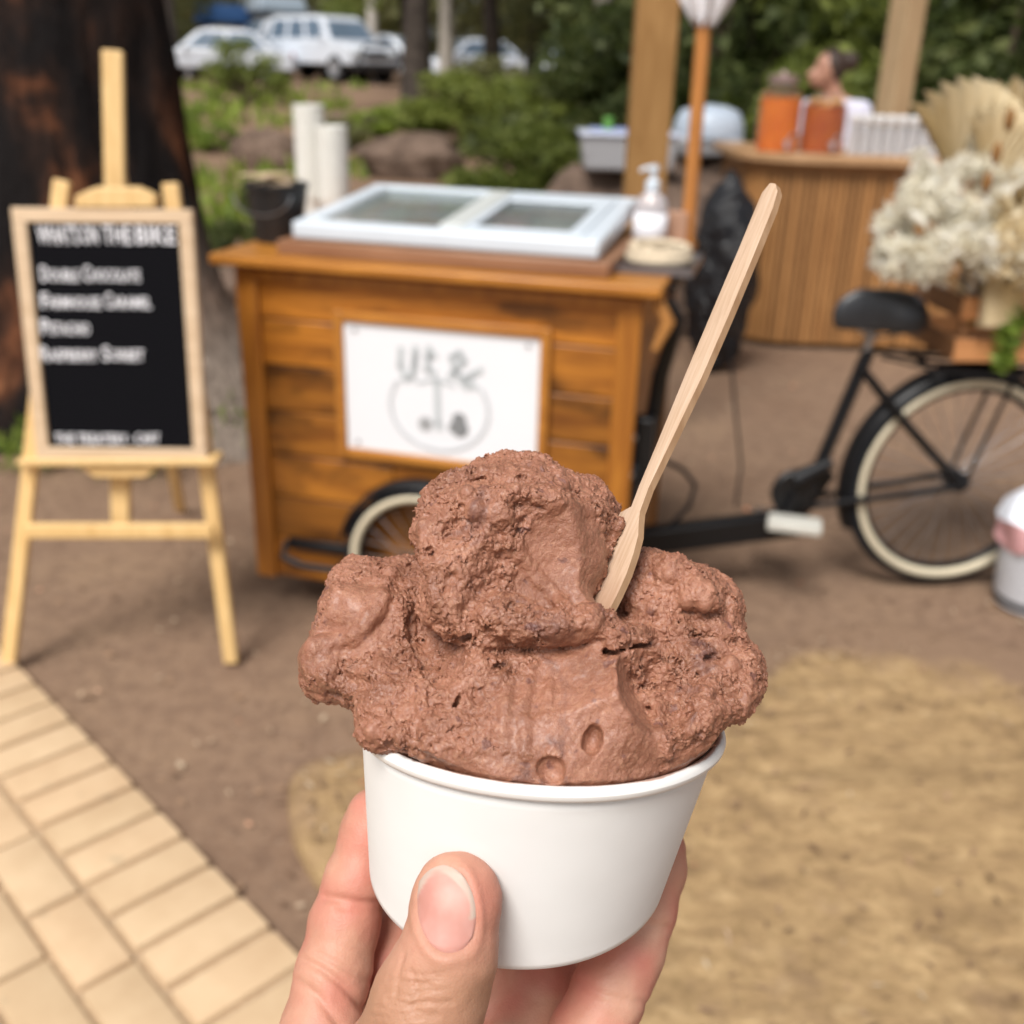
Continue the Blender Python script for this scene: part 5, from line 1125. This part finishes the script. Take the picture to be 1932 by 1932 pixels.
# ================================================================== rocks, tubs, bag
rockm = NT('boulder_brown'); co = rockm.co(); f = rockm.noise(co, 2.2, 6, .65); f2 = rockm.noise(co, 22, 5, .6)
cc = rockm.ramp(f, [(.3, (.085, .058, .044)), (.5, (.17, .118, .088)), (.7, (.27, .19, .145))]); cc = rockm.mix(rockm.ramp(f2, [(.35, (.6, .6, .6)), (.55, (0, 0, 0))]), cc, (.06, .042, .034)); rockm.col(cc); rockm.set(Roughness=.95); rockm.bump(f2, .7, .03)
bm = bmesh.new(); bmesh.ops.create_icosphere(bm, subdivisions=4, radius=1); ICV = np.array([v.co[:] for v in bm.verts]); ICF = np.array([[v.index for v in f.verts] for f in bm.faces]); bm.free()
def rock(lbl, x, y, sx, sy, sz, seed, grp='boulders on the slope behind the cart', sink=.3):
    q = ICV * (1 + .22 * fbm(ICV * 1.3 + seed * 7.1, 3)[:, None] + .05 * fbm(ICV * 5 + seed, 2)[:, None]); q = np.sign(q) * np.abs(q) ** .85 * np.array([sx, sy, sz]) / 2
    o = bpy.data.objects.new('boulder', np_mesh('boulder', q, ICF, rockm.m)); link(o); o.location = (x, y, float(hgt(x, y)) + sz / 2 - sink * sz); tag(o, lbl, 'boulder', grp); return o
q = P(1200, 330, 6.3); rock('large brown boulder carrying the storage tub, behind the post', q.x + .12, 6.45, 1.75, 1.1, 1.30, 1); 
q = P(1075, 360, 5.5); rock('low brown boulder just behind the freezer lid', q.x + .05, 5.75, 1.0, .8, .95, 2)
q = P(1340, 330, 6.9); rock('dark boulder under the pale blue tub lid', q.x, 7.05, 1.2, .9, 1.35, 3)
for k, (u, v, Y, sx, sz, l) in enumerate(((777, 250, 13.0, 1.25, .62, 'long pinkish boulder left of the tall green shrub'), (500, 252, 13.2, .85, .60, 'pinkish boulder behind the paper cup stacks'), (395, 330, 6.6, .45, .3, 'small brown rock beside the burnt trunk'), (470, 300, 7.4, .6, .3, 'flat brown rock left of the paper cups'), (620, 200, 17, 1.0, .4, 'grey rock on the slope below the parked cars'))):
    q = P(u, v, Y); rock(l, q.x, Y, sx, sx * .7, sz, 10 + k)
tubp = NT('tub_plastic'); tubp.col((.66, .67, .70)); tubp.set(Roughness=.35); tubp.b.inputs['Transmission Weight'].default_value = .35
q0_, q1_ = P(1092, 318, 6.2), P(1272, 318, 6.2); tw = q1_.x - q0_.x; th_ = P(1140, 240, 6.2).z - q0_.z
tu = thing('storage_tub', 'clear plastic storage tub on the boulder behind the post', 'storage tub', ((q0_.x + q1_.x) / 2, 6.25, q0_.z))
def taper(w0, d0, w1, d1, h): return MB().add([(sx * w / 2, sy * d / 2, z) for w, d, z in ((w0, d0, 0), (w1, d1, h)) for sx, sy in ((-1, -1), (1, -1), (1, 1), (-1, 1))], [(3, 2, 1, 0), (4, 5, 6, 7), (0, 1, 5, 4), (1, 2, 6, 5), (2, 3, 7, 6), (3, 0, 4, 7)])
taper(tw * .9, .34, tw, .40, th_ * .82).build('box', tubp.m, tu, bevel=.02, seg=3); MB().box((0, 0, th_ * .86), (tw * 1.04, .43, th_ * .09)).build('rim', plain('tub_lid', (.62, .66, .78), .4, .03), tu, bevel=.01)
MB().box((-.05, 0, th_ * .935), (tw * .6, .3, th_ * .05)).build('packet', plain('packet_blue', (.35, .42, .66), .5, .2), tu, bevel=.006); MB().box((-tw * .22, -.05, th_ * 1.02), (.05, .05, .10)).build('handle', plain('clip_green', (.12, .32, .06), .5), tu, bevel=.006)
q0_ = P(1335, 262, 7.0); tu = thing('storage_tub', 'tub with a domed pale blue lid behind the orange pole', 'storage tub', (q0_.x, 7.0, q0_.z - .10)); tw = 122 / FPX * 7.1
taper(tw * .85, .32, tw * .95, .38, .11).build('box', tubp.m, tu, bevel=.02)
MB().lathe([(1.0, 0), (1.02, .03), (.97, .10), (.82, .16), (.45, .19), (0, .2)], 32).xform(Matrix.Translation((0, 0, .105)) @ Matrix.Diagonal((tw / 2, .2, 1, 1))).build('lid', plain('lid_blue', (.52, .60, .70), .35, .03), tu, smooth=1)
bgm = NT('bin_bag'); co = bgm.co(); bgm.col((.010, .010, .012)); bgm.set(Roughness=.22); bgm.bump(bgm.noise(co, 9, 4, .6, 1.2), .9, .05)
q = P(1350, 580, 5.35); bgz = P(1350, 300, 5.35).z; bgz = P(1350, 330, 5.35).z; bq = ICV * np.array([.14, .15, bgz * .52]); bq[:, :2] *= (1.15 - .35 * (ICV[:, 2:3] > .55) * (ICV[:, 2:3] - .55) * 2); bq += .035 * np.stack([fbm(ICV * 2.2 + 3, 3), fbm(ICV * 2.2 + 30, 3), fbm(ICV * 2.2 + 60, 3)], 1)
o = bpy.data.objects.new('rubbish_bag', np_mesh('rubbish_bag', bq, ICF, bgm.m)); link(o); o.location = (q.x, 5.25, bgz * .5); tag(o, 'black plastic rubbish bag slumped against the end of the bar', 'rubbish bag')

# ================================================================== crate of dried flowers on the bike rack
cr_w = wood('crate_wood', (.48, .20, .072), (.66, .32, .13), 0, 5, .6, 9, .15); cr_d = wood('crate_wood_end', (.19, .085, .035), (.30, .145, .06), 1, 5, .6, 9, .15)
cl_, ch_ = P(1796, 682, 2.74), P(1800, 556, 2.74); crx, crz, crh = cl_.x, cl_.z, ch_.z - cl_.z; CLEN, CDP = .46, .30
crate = thing('slatted_crate', 'slatted timber crate on the rack above the rear wheel', 'crate', (crx, 2.74, crz), math.radians(5))
for y in (0, CDP):
    for z in (crh * .17, crh * .80): MB().box((CLEN / 2, y, z), (CLEN, .012, crh * .34)).build('slat', cr_w, crate, bevel=.003)
for x in (.008, CLEN - .008):
    for z in (crh * .17, crh * .80): MB().box((x, CDP / 2, z), (.012, CDP - .012, crh * .34)).build('slat', cr_d, crate, bevel=.003)
    for y in (.02, CDP - .02): MB().box((x + (.014 if x < .1 else -.014), y, crh / 2), (.016, .024, crh)).build('corner_batten', cr_d, crate, bevel=.002)
MB().box((CLEN / 2, CDP / 2, .006), (CLEN - .02, CDP - .02, .010)).build('base_board', cr_d, crate)
cream_l = leafmat('dried_cream', [(0, (.78, .64, .40)), (.5, (.88, .78, .56)), (1, (.92, .86, .70))], .8, .55); white_l = leafmat('dried_white', [(0, (.84, .78, .64)), (.5, (.90, .87, .76)), (1, (.93, .92, .87))], .8, .55)
fan_m = wood('palm_fan_cream', (.60, .48, .28), (.82, .70, .48), 2, 6, .7, 6, .1)
fl_ = thing('dried_flowers', 'dried palm fans and creamy white blooms bursting from the crate', 'flower arrangement', (crx + .18, 2.85, crz + .02))
FB = Vector(fl_.location)
def fan(u, v, Y, tip, R, spread, rz, tilt):
    b = P(u, v, Y) - FB; n = 16; m = MB(); vs = [(0, 0, 0)]; t0 = math.atan2(tip[1], tip[0])
    for i in range(n + 1):
        a = t0 - spread / 2 + spread * i / n; r = R * (1 - .10 * abs(2 * i / n - 1) ** 2) * (1.02 if i % 2 else .97); vs.append((r * math.cos(a), (.05 if i % 2 else -.05) * R / .3, r * math.sin(a)))
    k = len(vs); vs2 = [(x, y + .003, z) for x, y, z in vs]; fs = [(0, i, i + 1) for i in range(1, n + 1)] + [(k, k + i + 1, k + i) for i in range(1, n + 1)] + [(i, k + i, k + i + 1, i + 1) for i in range(1, n + 1)]
    o = m.add(vs + vs2, fs).build('palm_fan', fan_m, fl_); o.location = b; o.rotation_euler = (tilt, 0, rz)
    MB().tube([b, Vector((0, .02, .1))], .004, 6).build('stalk', fan_m, fl_)
fan(1800, 350, 2.90, (-.05, 1), .26, 1.35, .15, .1); fan(1885, 350, 2.98, (.2, 1), .27, 1.3, -.3, .1); fan(1860, 360, 2.82, (.1, 1), .20, 1.1, .1, .05); fan(1905, 480, 2.80, (.3, 1), .22, 1.8, -.5, -.1); fan(1860, 520, 2.72, (.35, -.4), .14, 1.6, .2, -.2)
def bloom(u, v, Y, r, n, size, mat, seed, asp=.35):
    c = P(u, v, Y) - FB; rr = np.random.RandomState(seed); cl = [((c.x + rr.normal() * r * .55, c.y + rr.normal() * r * .4, c.z + rr.normal() * r * .55), (r * .42,) * 3) for k in range(9)]
    o = bpy.data.objects.new('bloom', crown_mesh('bloom', cl, n, size, seed, mat, asp)); link(o, fl_); MB().tube([c, Vector((c.x * .3, c.y * .3, .12))], .003, 5).build('stalk', fan_m, fl_)
for k, (u, v, Y, r) in enumerate(((1710, 385, 2.70, .050), (1690, 400, 2.72, .035), (1745, 345, 2.76, .055), (1800, 375, 2.72, .07), (1720, 455, 2.68, .055), (1690, 468, 2.68, .03), (1780, 450, 2.66, .07), (1840, 420, 2.72, .06), (1755, 505, 2.66, .035), (1870, 330, 2.80, .05), (1885, 255, 2.86, .045), (1860, 475, 2.70, .05))): bloom(u, v, Y, r * 1.25, 24, .060, white_l, 40 + k, .24)
for k, (u, v, Y, r) in enumerate(((1905, 490, 2.70, .055), (1920, 420, 2.74, .07), (1925, 330, 2.85, .06), (1950, 480, 2.72, .08))): bloom(u, v, Y, r, 30, .058, cream_l, 60 + k, .3)
for k, (u, v) in enumerate(((1905, 225), (1880, 290), (1846, 470), (1862, 345))):
    c = P(u, v, 2.68) - FB; MB().lathe([(0, -.03), (.008, -.02), (.013, 0), (.008, .02), (0, .03)], 10, c).build('seed_pod', plain('pod_brown', (.22, .11, .04), .7, .2), fl_, smooth=1)
lv_ = thing('trailing_leaves', 'glossy green leaves trailing out through the crate slats', 'foliage', (crx + .12, 2.72, crz + .1))
V, F = leaf_cloud([((.02, 0, .02), (.06, .02, .03)), ((.0, -.015, -.03), (.025, .015, .05)), ((.0, -.02, -.085), (.02, .012, .03)), ((.16, .04, .02), (.12, .02, .03)), ((-.03, .1, .02), (.05, .08, .03))], 55, .05, 77, .45); o = bpy.data.objects.new('leaves', np_mesh('leaves', V, F, LG_B)); link(o, lv_)
MB().tube([(0, .02, .03), (0, -.02, -.02), (.005, -.022, -.09)], .002, 5).build('vine', plain('vine_green', (.05, .13, .02), .6), lv_)
jr = thing('steel_jar', 'small grey steel cup among the dried flowers', 'cup', P(1832, 555, 2.80)); MB().lathe([(0, 0), (.036, 0), (.040, .085), (.037, .085), (.033, .004), (0, .004)], 24).build('body', bolt, jr, smooth=.6); MB().lathe([(.0405, .078), (.043, .083), (.0405, .088)], 24).build('lip', bolt, jr, smooth=1)
# bucket at the right edge
bb = G(1925, 1150); bz_ = P(1905, 1010, bb.y).z
bk2 = thing('plastic_bucket', 'grey plastic bucket lined with a white and pink bag at right', 'bucket', (bb.x + .055, bb.y + .05, 0)); R = .125
MB().lathe([(0, 0), (R * .84, 0), (R * .86, .012), (R, bz_), (R * 1.04, bz_), (R * 1.04, bz_ + .012), (R * .96, bz_ + .012), (R * .82, .01), (0, .01)], 36).build('pail', plain('bucket_grey', (.52, .53, .56), .45, .04), bk2, smooth=.5)
MB().lathe([(R * .80, -.0005), (R * .87, .012), (R * .885, .03), (R * .86, .03)], 36).build('foot_ring', pk, bk2, smooth=.5)
vs = []; nn = 48; prof = ((R * 1.05, bz_ - .045), (R * 1.09, bz_ + .0), (R * 1.12, bz_ + .03), (R * 1.0, bz_ + .065), (R * .8, bz_ + .09), (R * .45, bz_ + .10), (R * .1, bz_ + .085))
for k, (r, z) in enumerate(prof):
    for j in range(nn): a = 2 * math.pi * j / nn; w = 1 + (.05 * math.sin(a * 7 + k) + .04 * math.sin(a * 3 + 2 * k)) ; vs.append((r * w * math.cos(a), r * w * math.sin(a), z + .012 * math.sin(a * 5 + k * 1.3)))
def bag_part(nm, k0, k1, mat):
    m = MB(); m.add(vs, [(i * nn + j, i * nn + (j + 1) % nn, (i + 1) * nn + (j + 1) % nn, (i + 1) * nn + j) for i in range(k0, k1) for j in range(nn)]); m.build(nm, mat, bk2, smooth=3)
bag_part('bag_hem', 0, 2, plain('bag_pink', (.66, .36, .37), .5, .05)); bag_part('bag', 2, 6, plain('bag_white', (.74, .77, .84), .4, .03))

# ================================================================== parked cars
tyre_m = plain('car_tyre', (.02, .02, .022), .8, .1); hubm = plain('car_hub', (.42, .43, .45), .35, .05, 5, .6); cgl = plain('car_glass', (.10, .14, .19), .06, .1, 2); lampm = plain('car_lamp', (.75, .78, .8), .15, .05); redl = plain('car_tail', (.35, .02, .02), .25, .05); trim = plain('car_trim', (.025, .025, .028), .5, .1)
def paint(nm, c): return plain(nm, c, .25, .02, 3, 0, 0, 0, Coat_Weight=.6)
def vehicle(lbl, x, y, rz, kind, mat, roof=None, bull=False, L=4.5, z=None):
    spec = dict(sedan=(L, 1.75, [(0, .38), (.03, .72), (.10, .80), (.27, .86), (.36, .90), (.95, .88), (.995, .78), (1, .36)], [(.27, .84), (.41, 1.36), (.48, 1.43), (.68, 1.42), (.75, 1.36), (.90, .86)]),
                suv=(L, 1.88, [(0, .48), (.01, .90), (.05, 1.02), (.26, 1.10), (.97, 1.12), (1, 1.0), (1, .46)], [(.24, 1.08), (.36, 1.66), (.42, 1.76), (.93, 1.76), (.97, 1.70), (.99, 1.10)]),
                van=(L, 1.95, [(0, .42), (.0, .85), (.06, 1.0), (.16, 1.1), (1, 1.1), (1, .42)], [(.14, 1.08), (.26, 1.85), (.32, 1.98), (.98, 1.98), (1.0, 1.9), (1.0, 1.08)]))[kind]
    Lc, W, lo, hi = spec; e = thing('parked_car', lbl, 'car', (x, y, float(hgt(x, y)) if z is None else z), rz, 'cars parked behind the trees')
    def loft(prof, ws, nm, mt):
        n = len(prof); vs = []
        for w, s in ws:
            for px_, pz in prof: vs.append(((px_ - .5) * Lc, s * w(pz), pz))
        return MB().add(vs, [tuple(range(n - 1, -1, -1)), tuple(range(n, 2 * n))] + [(i, (i + 1) % n, n + (i + 1) % n, n + i) for i in range(n)]).build(nm, mt, e, bevel=.05, seg=3)
    loft(lo, ((lambda z: W / 2, -1), (lambda z: W / 2, 1)), 'body', mat)
    zb, zt = hi[0][1], max(q[1] for q in hi); tum = lambda z: W / 2 - .02 - .22 * (z - zb) / (zt - zb)
    cab = loft(hi, ((tum, -1), (tum, 1)), 'cabin', mat)
    x0, x1 = hi[0][0], hi[-1][0]; xr0, xr1 = hi[1][0], hi[-2][0]
    nw = 2 if kind == 'sedan' else 3
    for s in (-1, 1):
        for k in range(nw):
            a0 = k / nw + .03; a1 = (k + 1) / nw - .03; vs = []
            for t, zz in ((a0, zb + .07), (a1, zb + .07), (a1, zt - .12), (a0, zt - .12)):
                f = (zz - zb) / (zt - zb); xl = x0 + (xr0 + .02 - x0) * f * 1.0 + .03; xh = x1 - (x1 - xr1) * f - .03; vs.append((((xl + (xh - xl) * t) - .5) * Lc, s * (tum(zz) + .012), zz))
            vs2 = [(q[0], q[1] - s * .03, q[2]) for q in vs]; MB().add(vs + vs2, [(0, 1, 2, 3), (7, 6, 5, 4), (0, 4, 5, 1), (1, 5, 6, 2), (2, 6, 7, 3), (3, 7, 4, 0)]).build('side_window', cgl, e)
    for nm, (pa_, pb2) in (('windscreen', (hi[0], hi[1])), ('rear_window', (hi[-1], hi[-2]))):
        sg_ = -1 if nm == 'windscreen' else 1; vs = []
        for t in (.12, .92):
            px_ = pa_[0] + (pb2[0] - pa_[0]) * t; pz = pa_[1] + (pb2[1] - pa_[1]) * t
            for s in (-1, 1): vs.append(((px_ - .5) * Lc + sg_ * .02, s * (tum(pz) - .1), pz + .012))
        vs2 = [(q[0] - sg_ * .03, q[1], q[2] - .01) for q in vs]; MB().add(vs + vs2, [(0, 1, 3, 2), (6, 7, 5, 4), (0, 4, 5, 1), (1, 5, 7, 3), (3, 7, 6, 2), (2, 6, 4, 0)]).build(nm, cgl, e)
    R = .31 if kind == 'sedan' else .37
    for wx in (.18, .80):
        for s in (-1, 1):
            w = empty('wheel', ((wx - .5) * Lc, s * (W / 2 - .08), R), 0, e); MB().lathe([(0, -.1), (R * .6, -.1), (R * .95, -.1), (R, -.06), (R, .06), (R * .95, .1), (R * .6, .1), (0, .1)], 24, (0, 0, 0), (0, 1, 0)).build('tyre', tyre_m, w, smooth=.6); MB().lathe([(0, 0), (R * .62, 0), (R * .6, .03), (R * .2, .015), (0, .02)], 16, (0, s * .1, 0), (0, s, 0)).build('rim', hubm, w, smooth=.5)
    zl = lo[1][1] - .12
    for s in (-1, 1):
        MB().box((-.5 * Lc + .03, s * W * .36, zl), (.08, .34, .14)).build('headlight', lampm, e, bevel=.03); MB().box((.5 * Lc - .02, s * W * .40, lo[-2][1] - .04), (.06, .2, .22)).build('tail_light', redl, e, bevel=.02); MB().box(((hi[0][0] + .06 - .5) * Lc, s * (W / 2 + .06), zb + .1), (.1, .16, .12)).build('mirror', mat, e, bevel=.03)
    MB().box((-.5 * Lc + .02, 0, .42), (.1, W * .94, .2)).build('bumper', trim if bull else mat, e, bevel=.04); MB().box((.5 * Lc - .02, 0, .44), (.1, W * .94, .2)).build('bumper', trim if bull else mat, e, bevel=.04); MB().box((-.5 * Lc + .01, 0, zl - .02), (.05, W * .4, .14)).build('grille', trim, e, bevel=.02)
    if bull:
        m = MB(); m.tube([(-.5 * Lc - .15, -W * .42, .5), (-.5 * Lc - .15, -W * .3, 1.0), (-.5 * Lc - .15, W * .3, 1.0), (-.5 * Lc - .15, W * .42, .5)], .045, 8); m.tube([(-.5 * Lc - .15, -W * .4, .7), (-.5 * Lc - .15, W * .4, .7)], .045, 8); m.build('bull_bar', trim, e, smooth=1)
    if roof:
        cw, cm_, hh = roof; MB().add([(sx * cw / 2 * f, sy * W * .36 * f, zt + .14 + z_) for f, z_ in ((1, 0), (1.02, .06), (.92, hh)) for sx, sy in ((-1, -1), (1, -1), (1, 1), (-1, 1))], [(3, 2, 1, 0), (8, 9, 10, 11)] + [(r * 4 + i, r * 4 + (i + 1) % 4, r * 4 + 4 + (i + 1) % 4, r * 4 + 4 + i) for r in range(2) for i in range(4)]).build('roof_box', cm_, e, bevel=.05, seg=3)
        for dx_ in (-.5, .5): MB().box((dx_, 0, zt + .07), (.06, W * .8, .15)).build('roof_rack', trim, e)
    return e
silver = paint('paint_silver', (.52, .55, .60)); whitep = paint('paint_white', (.62, .66, .72)); palegrey = paint('paint_pale', (.60, .63, .68)); bluep = plain('roof_tent_blue', (.035, .13, .36), .5, .1); greyb = plain('roof_box_grey', (.36, .43, .50), .4, .05); darkp = paint('paint_dark', (.05, .06, .075))
def cx(u, Y): return P(u, 140, Y).x
vehicle('silver sedan parked nearest the burnt trunk, side on', cx(415, 33), 33, math.radians(4), 'sedan', silver, L=4.5)
vehicle('dark wagon with a blue roof tent behind the silver sedan', cx(432, 38), 38, math.radians(4), 'suv', darkp, (1.75, bluep, .55), L=4.0, z=.55)
vehicle('pale four-wheel drive with a grey roof box', cx(528, 36), 36, math.radians(32), 'suv', palegrey, (1.5, greyb, .42), L=4.2)
vehicle('white four-wheel drive with a black bull bar facing right', cx(628, 33.5), 33.5, math.radians(138), 'suv', whitep, None, True, 4.0)
vehicle('white sedan parked right of the bull-bar four-wheel drive', cx(738, 35), 35, math.radians(165), 'sedan', whitep, L=4.0)
vehicle('far white sedan glimpsed between the trunks and the shrub', cx(888, 41), 41, math.radians(20), 'sedan', whitep, L=4.3)
vehicle('white car seen end-on through the leaves left of the timber post', cx(1085, 37), 37, math.radians(84), 'sedan', whitep, L=4.2)
vehicle('distant white van just behind the timber post', cx(1165, 40), 40, math.radians(70), 'van', palegrey, L=4.5)

# ================================================================== shrubs, trees, grass
sh_b = shrub_proto('shrub', 1.2, 1.2, 1, LG_B, 15, 190, .10); sh_m = shrub_proto('shrub', 1.6, 1.8, 2, LG_M, 18, 210, .12); sh_d = shrub_proto('shrub', 1.8, 2.2, 3, LG_D, 20, 230, .13); sh_o = shrub_proto('shrub', 1.4, 1.3, 4, LG_O, 14, 180, .11)
GS = 'shrubs on the slope behind the stalls'
def sh(pr, u, v, Y, s, lbl, sz=None): q = P(u, v, Y); place(pr, q.x, Y, s, lbl, 'shrub', GS, sz=sz)
sh(sh_d, 478, 330, 6.9, .36, 'round dark-hearted shrub behind the black bucket', .34); sh(sh_o, 545, 340, 7.8, .40, 'small olive shrub left of the paper cups')
sh(sh_b, 395, 215, 14.5, .6, 'bright green shrub right of the burnt trunk', .35); sh(sh_b, 345, 190, 16, .6, 'bright green clump against the burnt trunk', .5); sh(sh_m, 465, 150, 21, .8, 'green shrub in front of the pale four-wheel drive', .7)
sh(sh_b, 740, 190, 15.5, 1.0, 'yellow-green shrub above the long pinkish boulder', .5); sh(sh_o, 665, 215, 15, .6, 'olive shrub behind the shorter cup stack', .4)
sh(sh_m, 900, 210, 15.5, 1.2, 'broad green shrub at the centre of the slope', .62); sh(sh_m, 1000, 190, 11.5, 1.0, 'tall leafy shrub behind the freezer', .75); sh(sh_b, 960, 280, 8.6, .8, 'bright low shrub behind the freezer lid', .5); sh(sh_b, 720, 320, 7.6, .75, 'low green shrub between the cups and the freezer', .22); sh(sh_m, 830, 330, 7.2, .8, 'low green shrub right behind the freezer lid', .22)
sh(sh_m, 1080, 190, 9.0, 1.1, 'green shrub left of the storage tub', .6); sh(sh_d, 1160, 170, 11, 1.25, 'dark shrub behind the storage tub', .75); sh(sh_m, 1010, 80, 16, 1.2, 'green shrub just left of the end-on white car', .55); sh(sh_o, 930, 100, 17, 1.3, 'tall olive shrub under the dark trunk', .95)
for k, (u, Y, s, pr, l) in enumerate(((1320, 10.5, 1.3, sh_d, 'dark tall shrub just right of the orange pole'), (1430, 11.5, 1.4, sh_d, 'dark tall shrub behind the orange drink jar'), (1540, 10.0, 1.3, sh_m, 'green shrub behind the person'), (1640, 12.0, 1.4, sh_d, 'dark shrub left of the pale timber post'), (1770, 10.5, 1.4, sh_d, 'dark shrub right of the pale timber post'), (1880, 9.5, 1.4, sh_d, 'dark shrub behind the palm fans'), (1990, 10.5, 1.5, sh_m, 'green shrub at the right edge'), (1230, 14.0, 1.5, sh_d, 'dark shrub seen just past the timber post'), (1710, 8.6, .55, sh_b, 'small bright shrub behind the row of glasses'))):
    sh(pr, u, 200, Y, s, l, s * 1.1)
tA = tree_proto('gum_sapling', 7.5, .16, 5, LG_D, barkd, 1.6, 2.0); tB = tree_proto('gum_sapling', 8.5, .15, 8, LG_M, barkp, 1.8, 2.2); tC = tree_proto('gum_sapling', 7.0, .12, 12, LG_O, barkb, 1.2, 1.9); tD = tree_proto('gum_sapling', 8.0, .22, 15, LG_D, barkd, 2.6, 2.4)
GT = 'gum trees beyond the stalls'
TL_ = [(tD, 800, 18, 1.0, 'dark gum trunk standing right of the parked cars'), (tB, 705, 34, 1.0, 'pale slender gum behind the white sedan'), (tB, 835, 24, 1.0, 'pale gum just right of the dark trunk'), (tA, 1010, 26, 1.1, 'dark gum above the tall olive shrub'), (tB, 1145, 20, 1.0, 'pale gum seen left of the timber post'), (tA, 930, 21, 1.0, 'leafy gum over the centre of the slope'), (tC, 1080, 24, 1.1, 'olive gum behind the end-on white car'),
       (tA, 1340, 15, 1.0, 'dark leafy gum over the orange pole'), (tC, 1460, 17, 1.0, 'olive gum above the drink jars'), (tA, 1600, 16, 1.1, 'dark gum behind the person'), (tB, 1842, 11.5, .9, 'pale gum trunk above the palm fans'), (tA, 1740, 15, 1.0, 'dark gum right of the pale post'), (tA, 1930, 14, 1.1, 'dark gum at the top right corner'), (tC, 380, 38, 1.0, 'olive gum above the blue roof tent'), (tA, 330, 34, 1.0, 'dark gum beside the burnt trunk'), (tC, 620, 40, 1.1, 'olive gum behind the four-wheel drives'), (tA, 760, 42, 1.2, 'dark gum far behind the white sedan'), (tB, 545, 46, 1.1, 'far pale gum above the grey roof box')]
for pr, u, Y, s, l in TL_:
    q = P(u, 60, Y); place(pr, q.x, Y, s, l, 'tree', GT)
# far woodland that reads as one mass
r_ = np.random.RandomState(2); cl = []
for k in range(420):
    a = r_.uniform(-.62, .75); Y = r_.uniform(46, 66); x = Y * math.tan(a)
    if -14.5 < x * 50 / Y < -11.0 and r_.rand() < .8: continue
    cl.append(((x, Y, 1.0 + r_.uniform(0, 9)), (r_.uniform(1.2, 2.2), 1.5, r_.uniform(.9, 1.7))))
V, F = leaf_cloud(cl, 130, .55, 4, .6); o = bpy.data.objects.new('woodland', np_mesh('woodland', V, F, LG_O)); link(o); tag(o, 'far-off gum woodland closing the view', 'woodland', kind='stuff')
# grass and ground cover on the slope
r_ = np.random.RandomState(8); n = 16000; Y = 6.8 + 20 * r_.rand(n) ** 1.2; X = (r_.rand(n) * 2 - 1) * (.62 * Y)
keep = (perlin(np.c_[X * .5, Y * .35, np.zeros(n)]) > .02) & ~((X > .6) & (Y < 8.4)); X, Y = X[keep], Y[keep]; Zg = hgt(X, Y); n = len(X)
hh = r_.uniform(.08, .26, n); a = r_.rand(n) * 6.28; wv_ = np.stack([np.cos(a), np.sin(a), np.zeros(n)], 1) * (.012 + .01 * r_.rand(n))[:, None] * (1 + Y / 10)[:, None]; b0 = np.stack([X, Y, Zg - .02], 1); tp = b0 + np.stack([r_.normal(0, .06, n), r_.normal(0, .06, n), hh], 1)
V = np.stack([b0 - wv_, b0 + wv_, tp + wv_ * .2, tp - wv_ * .2], 1).reshape(-1, 3); o = bpy.data.objects.new('grass', np_mesh('grass', V, np.arange(len(V)).reshape(-1, 4), LG_B)); link(o); tag(o, 'patchy green grass on the slope', 'grass', kind='stuff')
q = G(120, 1010); V, F = leaf_cloud([((q.x + .02, q.y + .55, .10), (.25, .18, .10)), ((q.x + .3, q.y + .9, .10), (.3, .2, .12)), ((q.x - .35, q.y + .6, .08), (.15, .15, .1))], 180, .09, 21, .15, 1.5); tf = bpy.data.objects.new('grass_tuft', np_mesh('grass_tuft', V, F, LG_B)); link(tf); tag(tf, 'tufts of green grass at the foot of the burnt trunk', 'grass', kind='stuff')
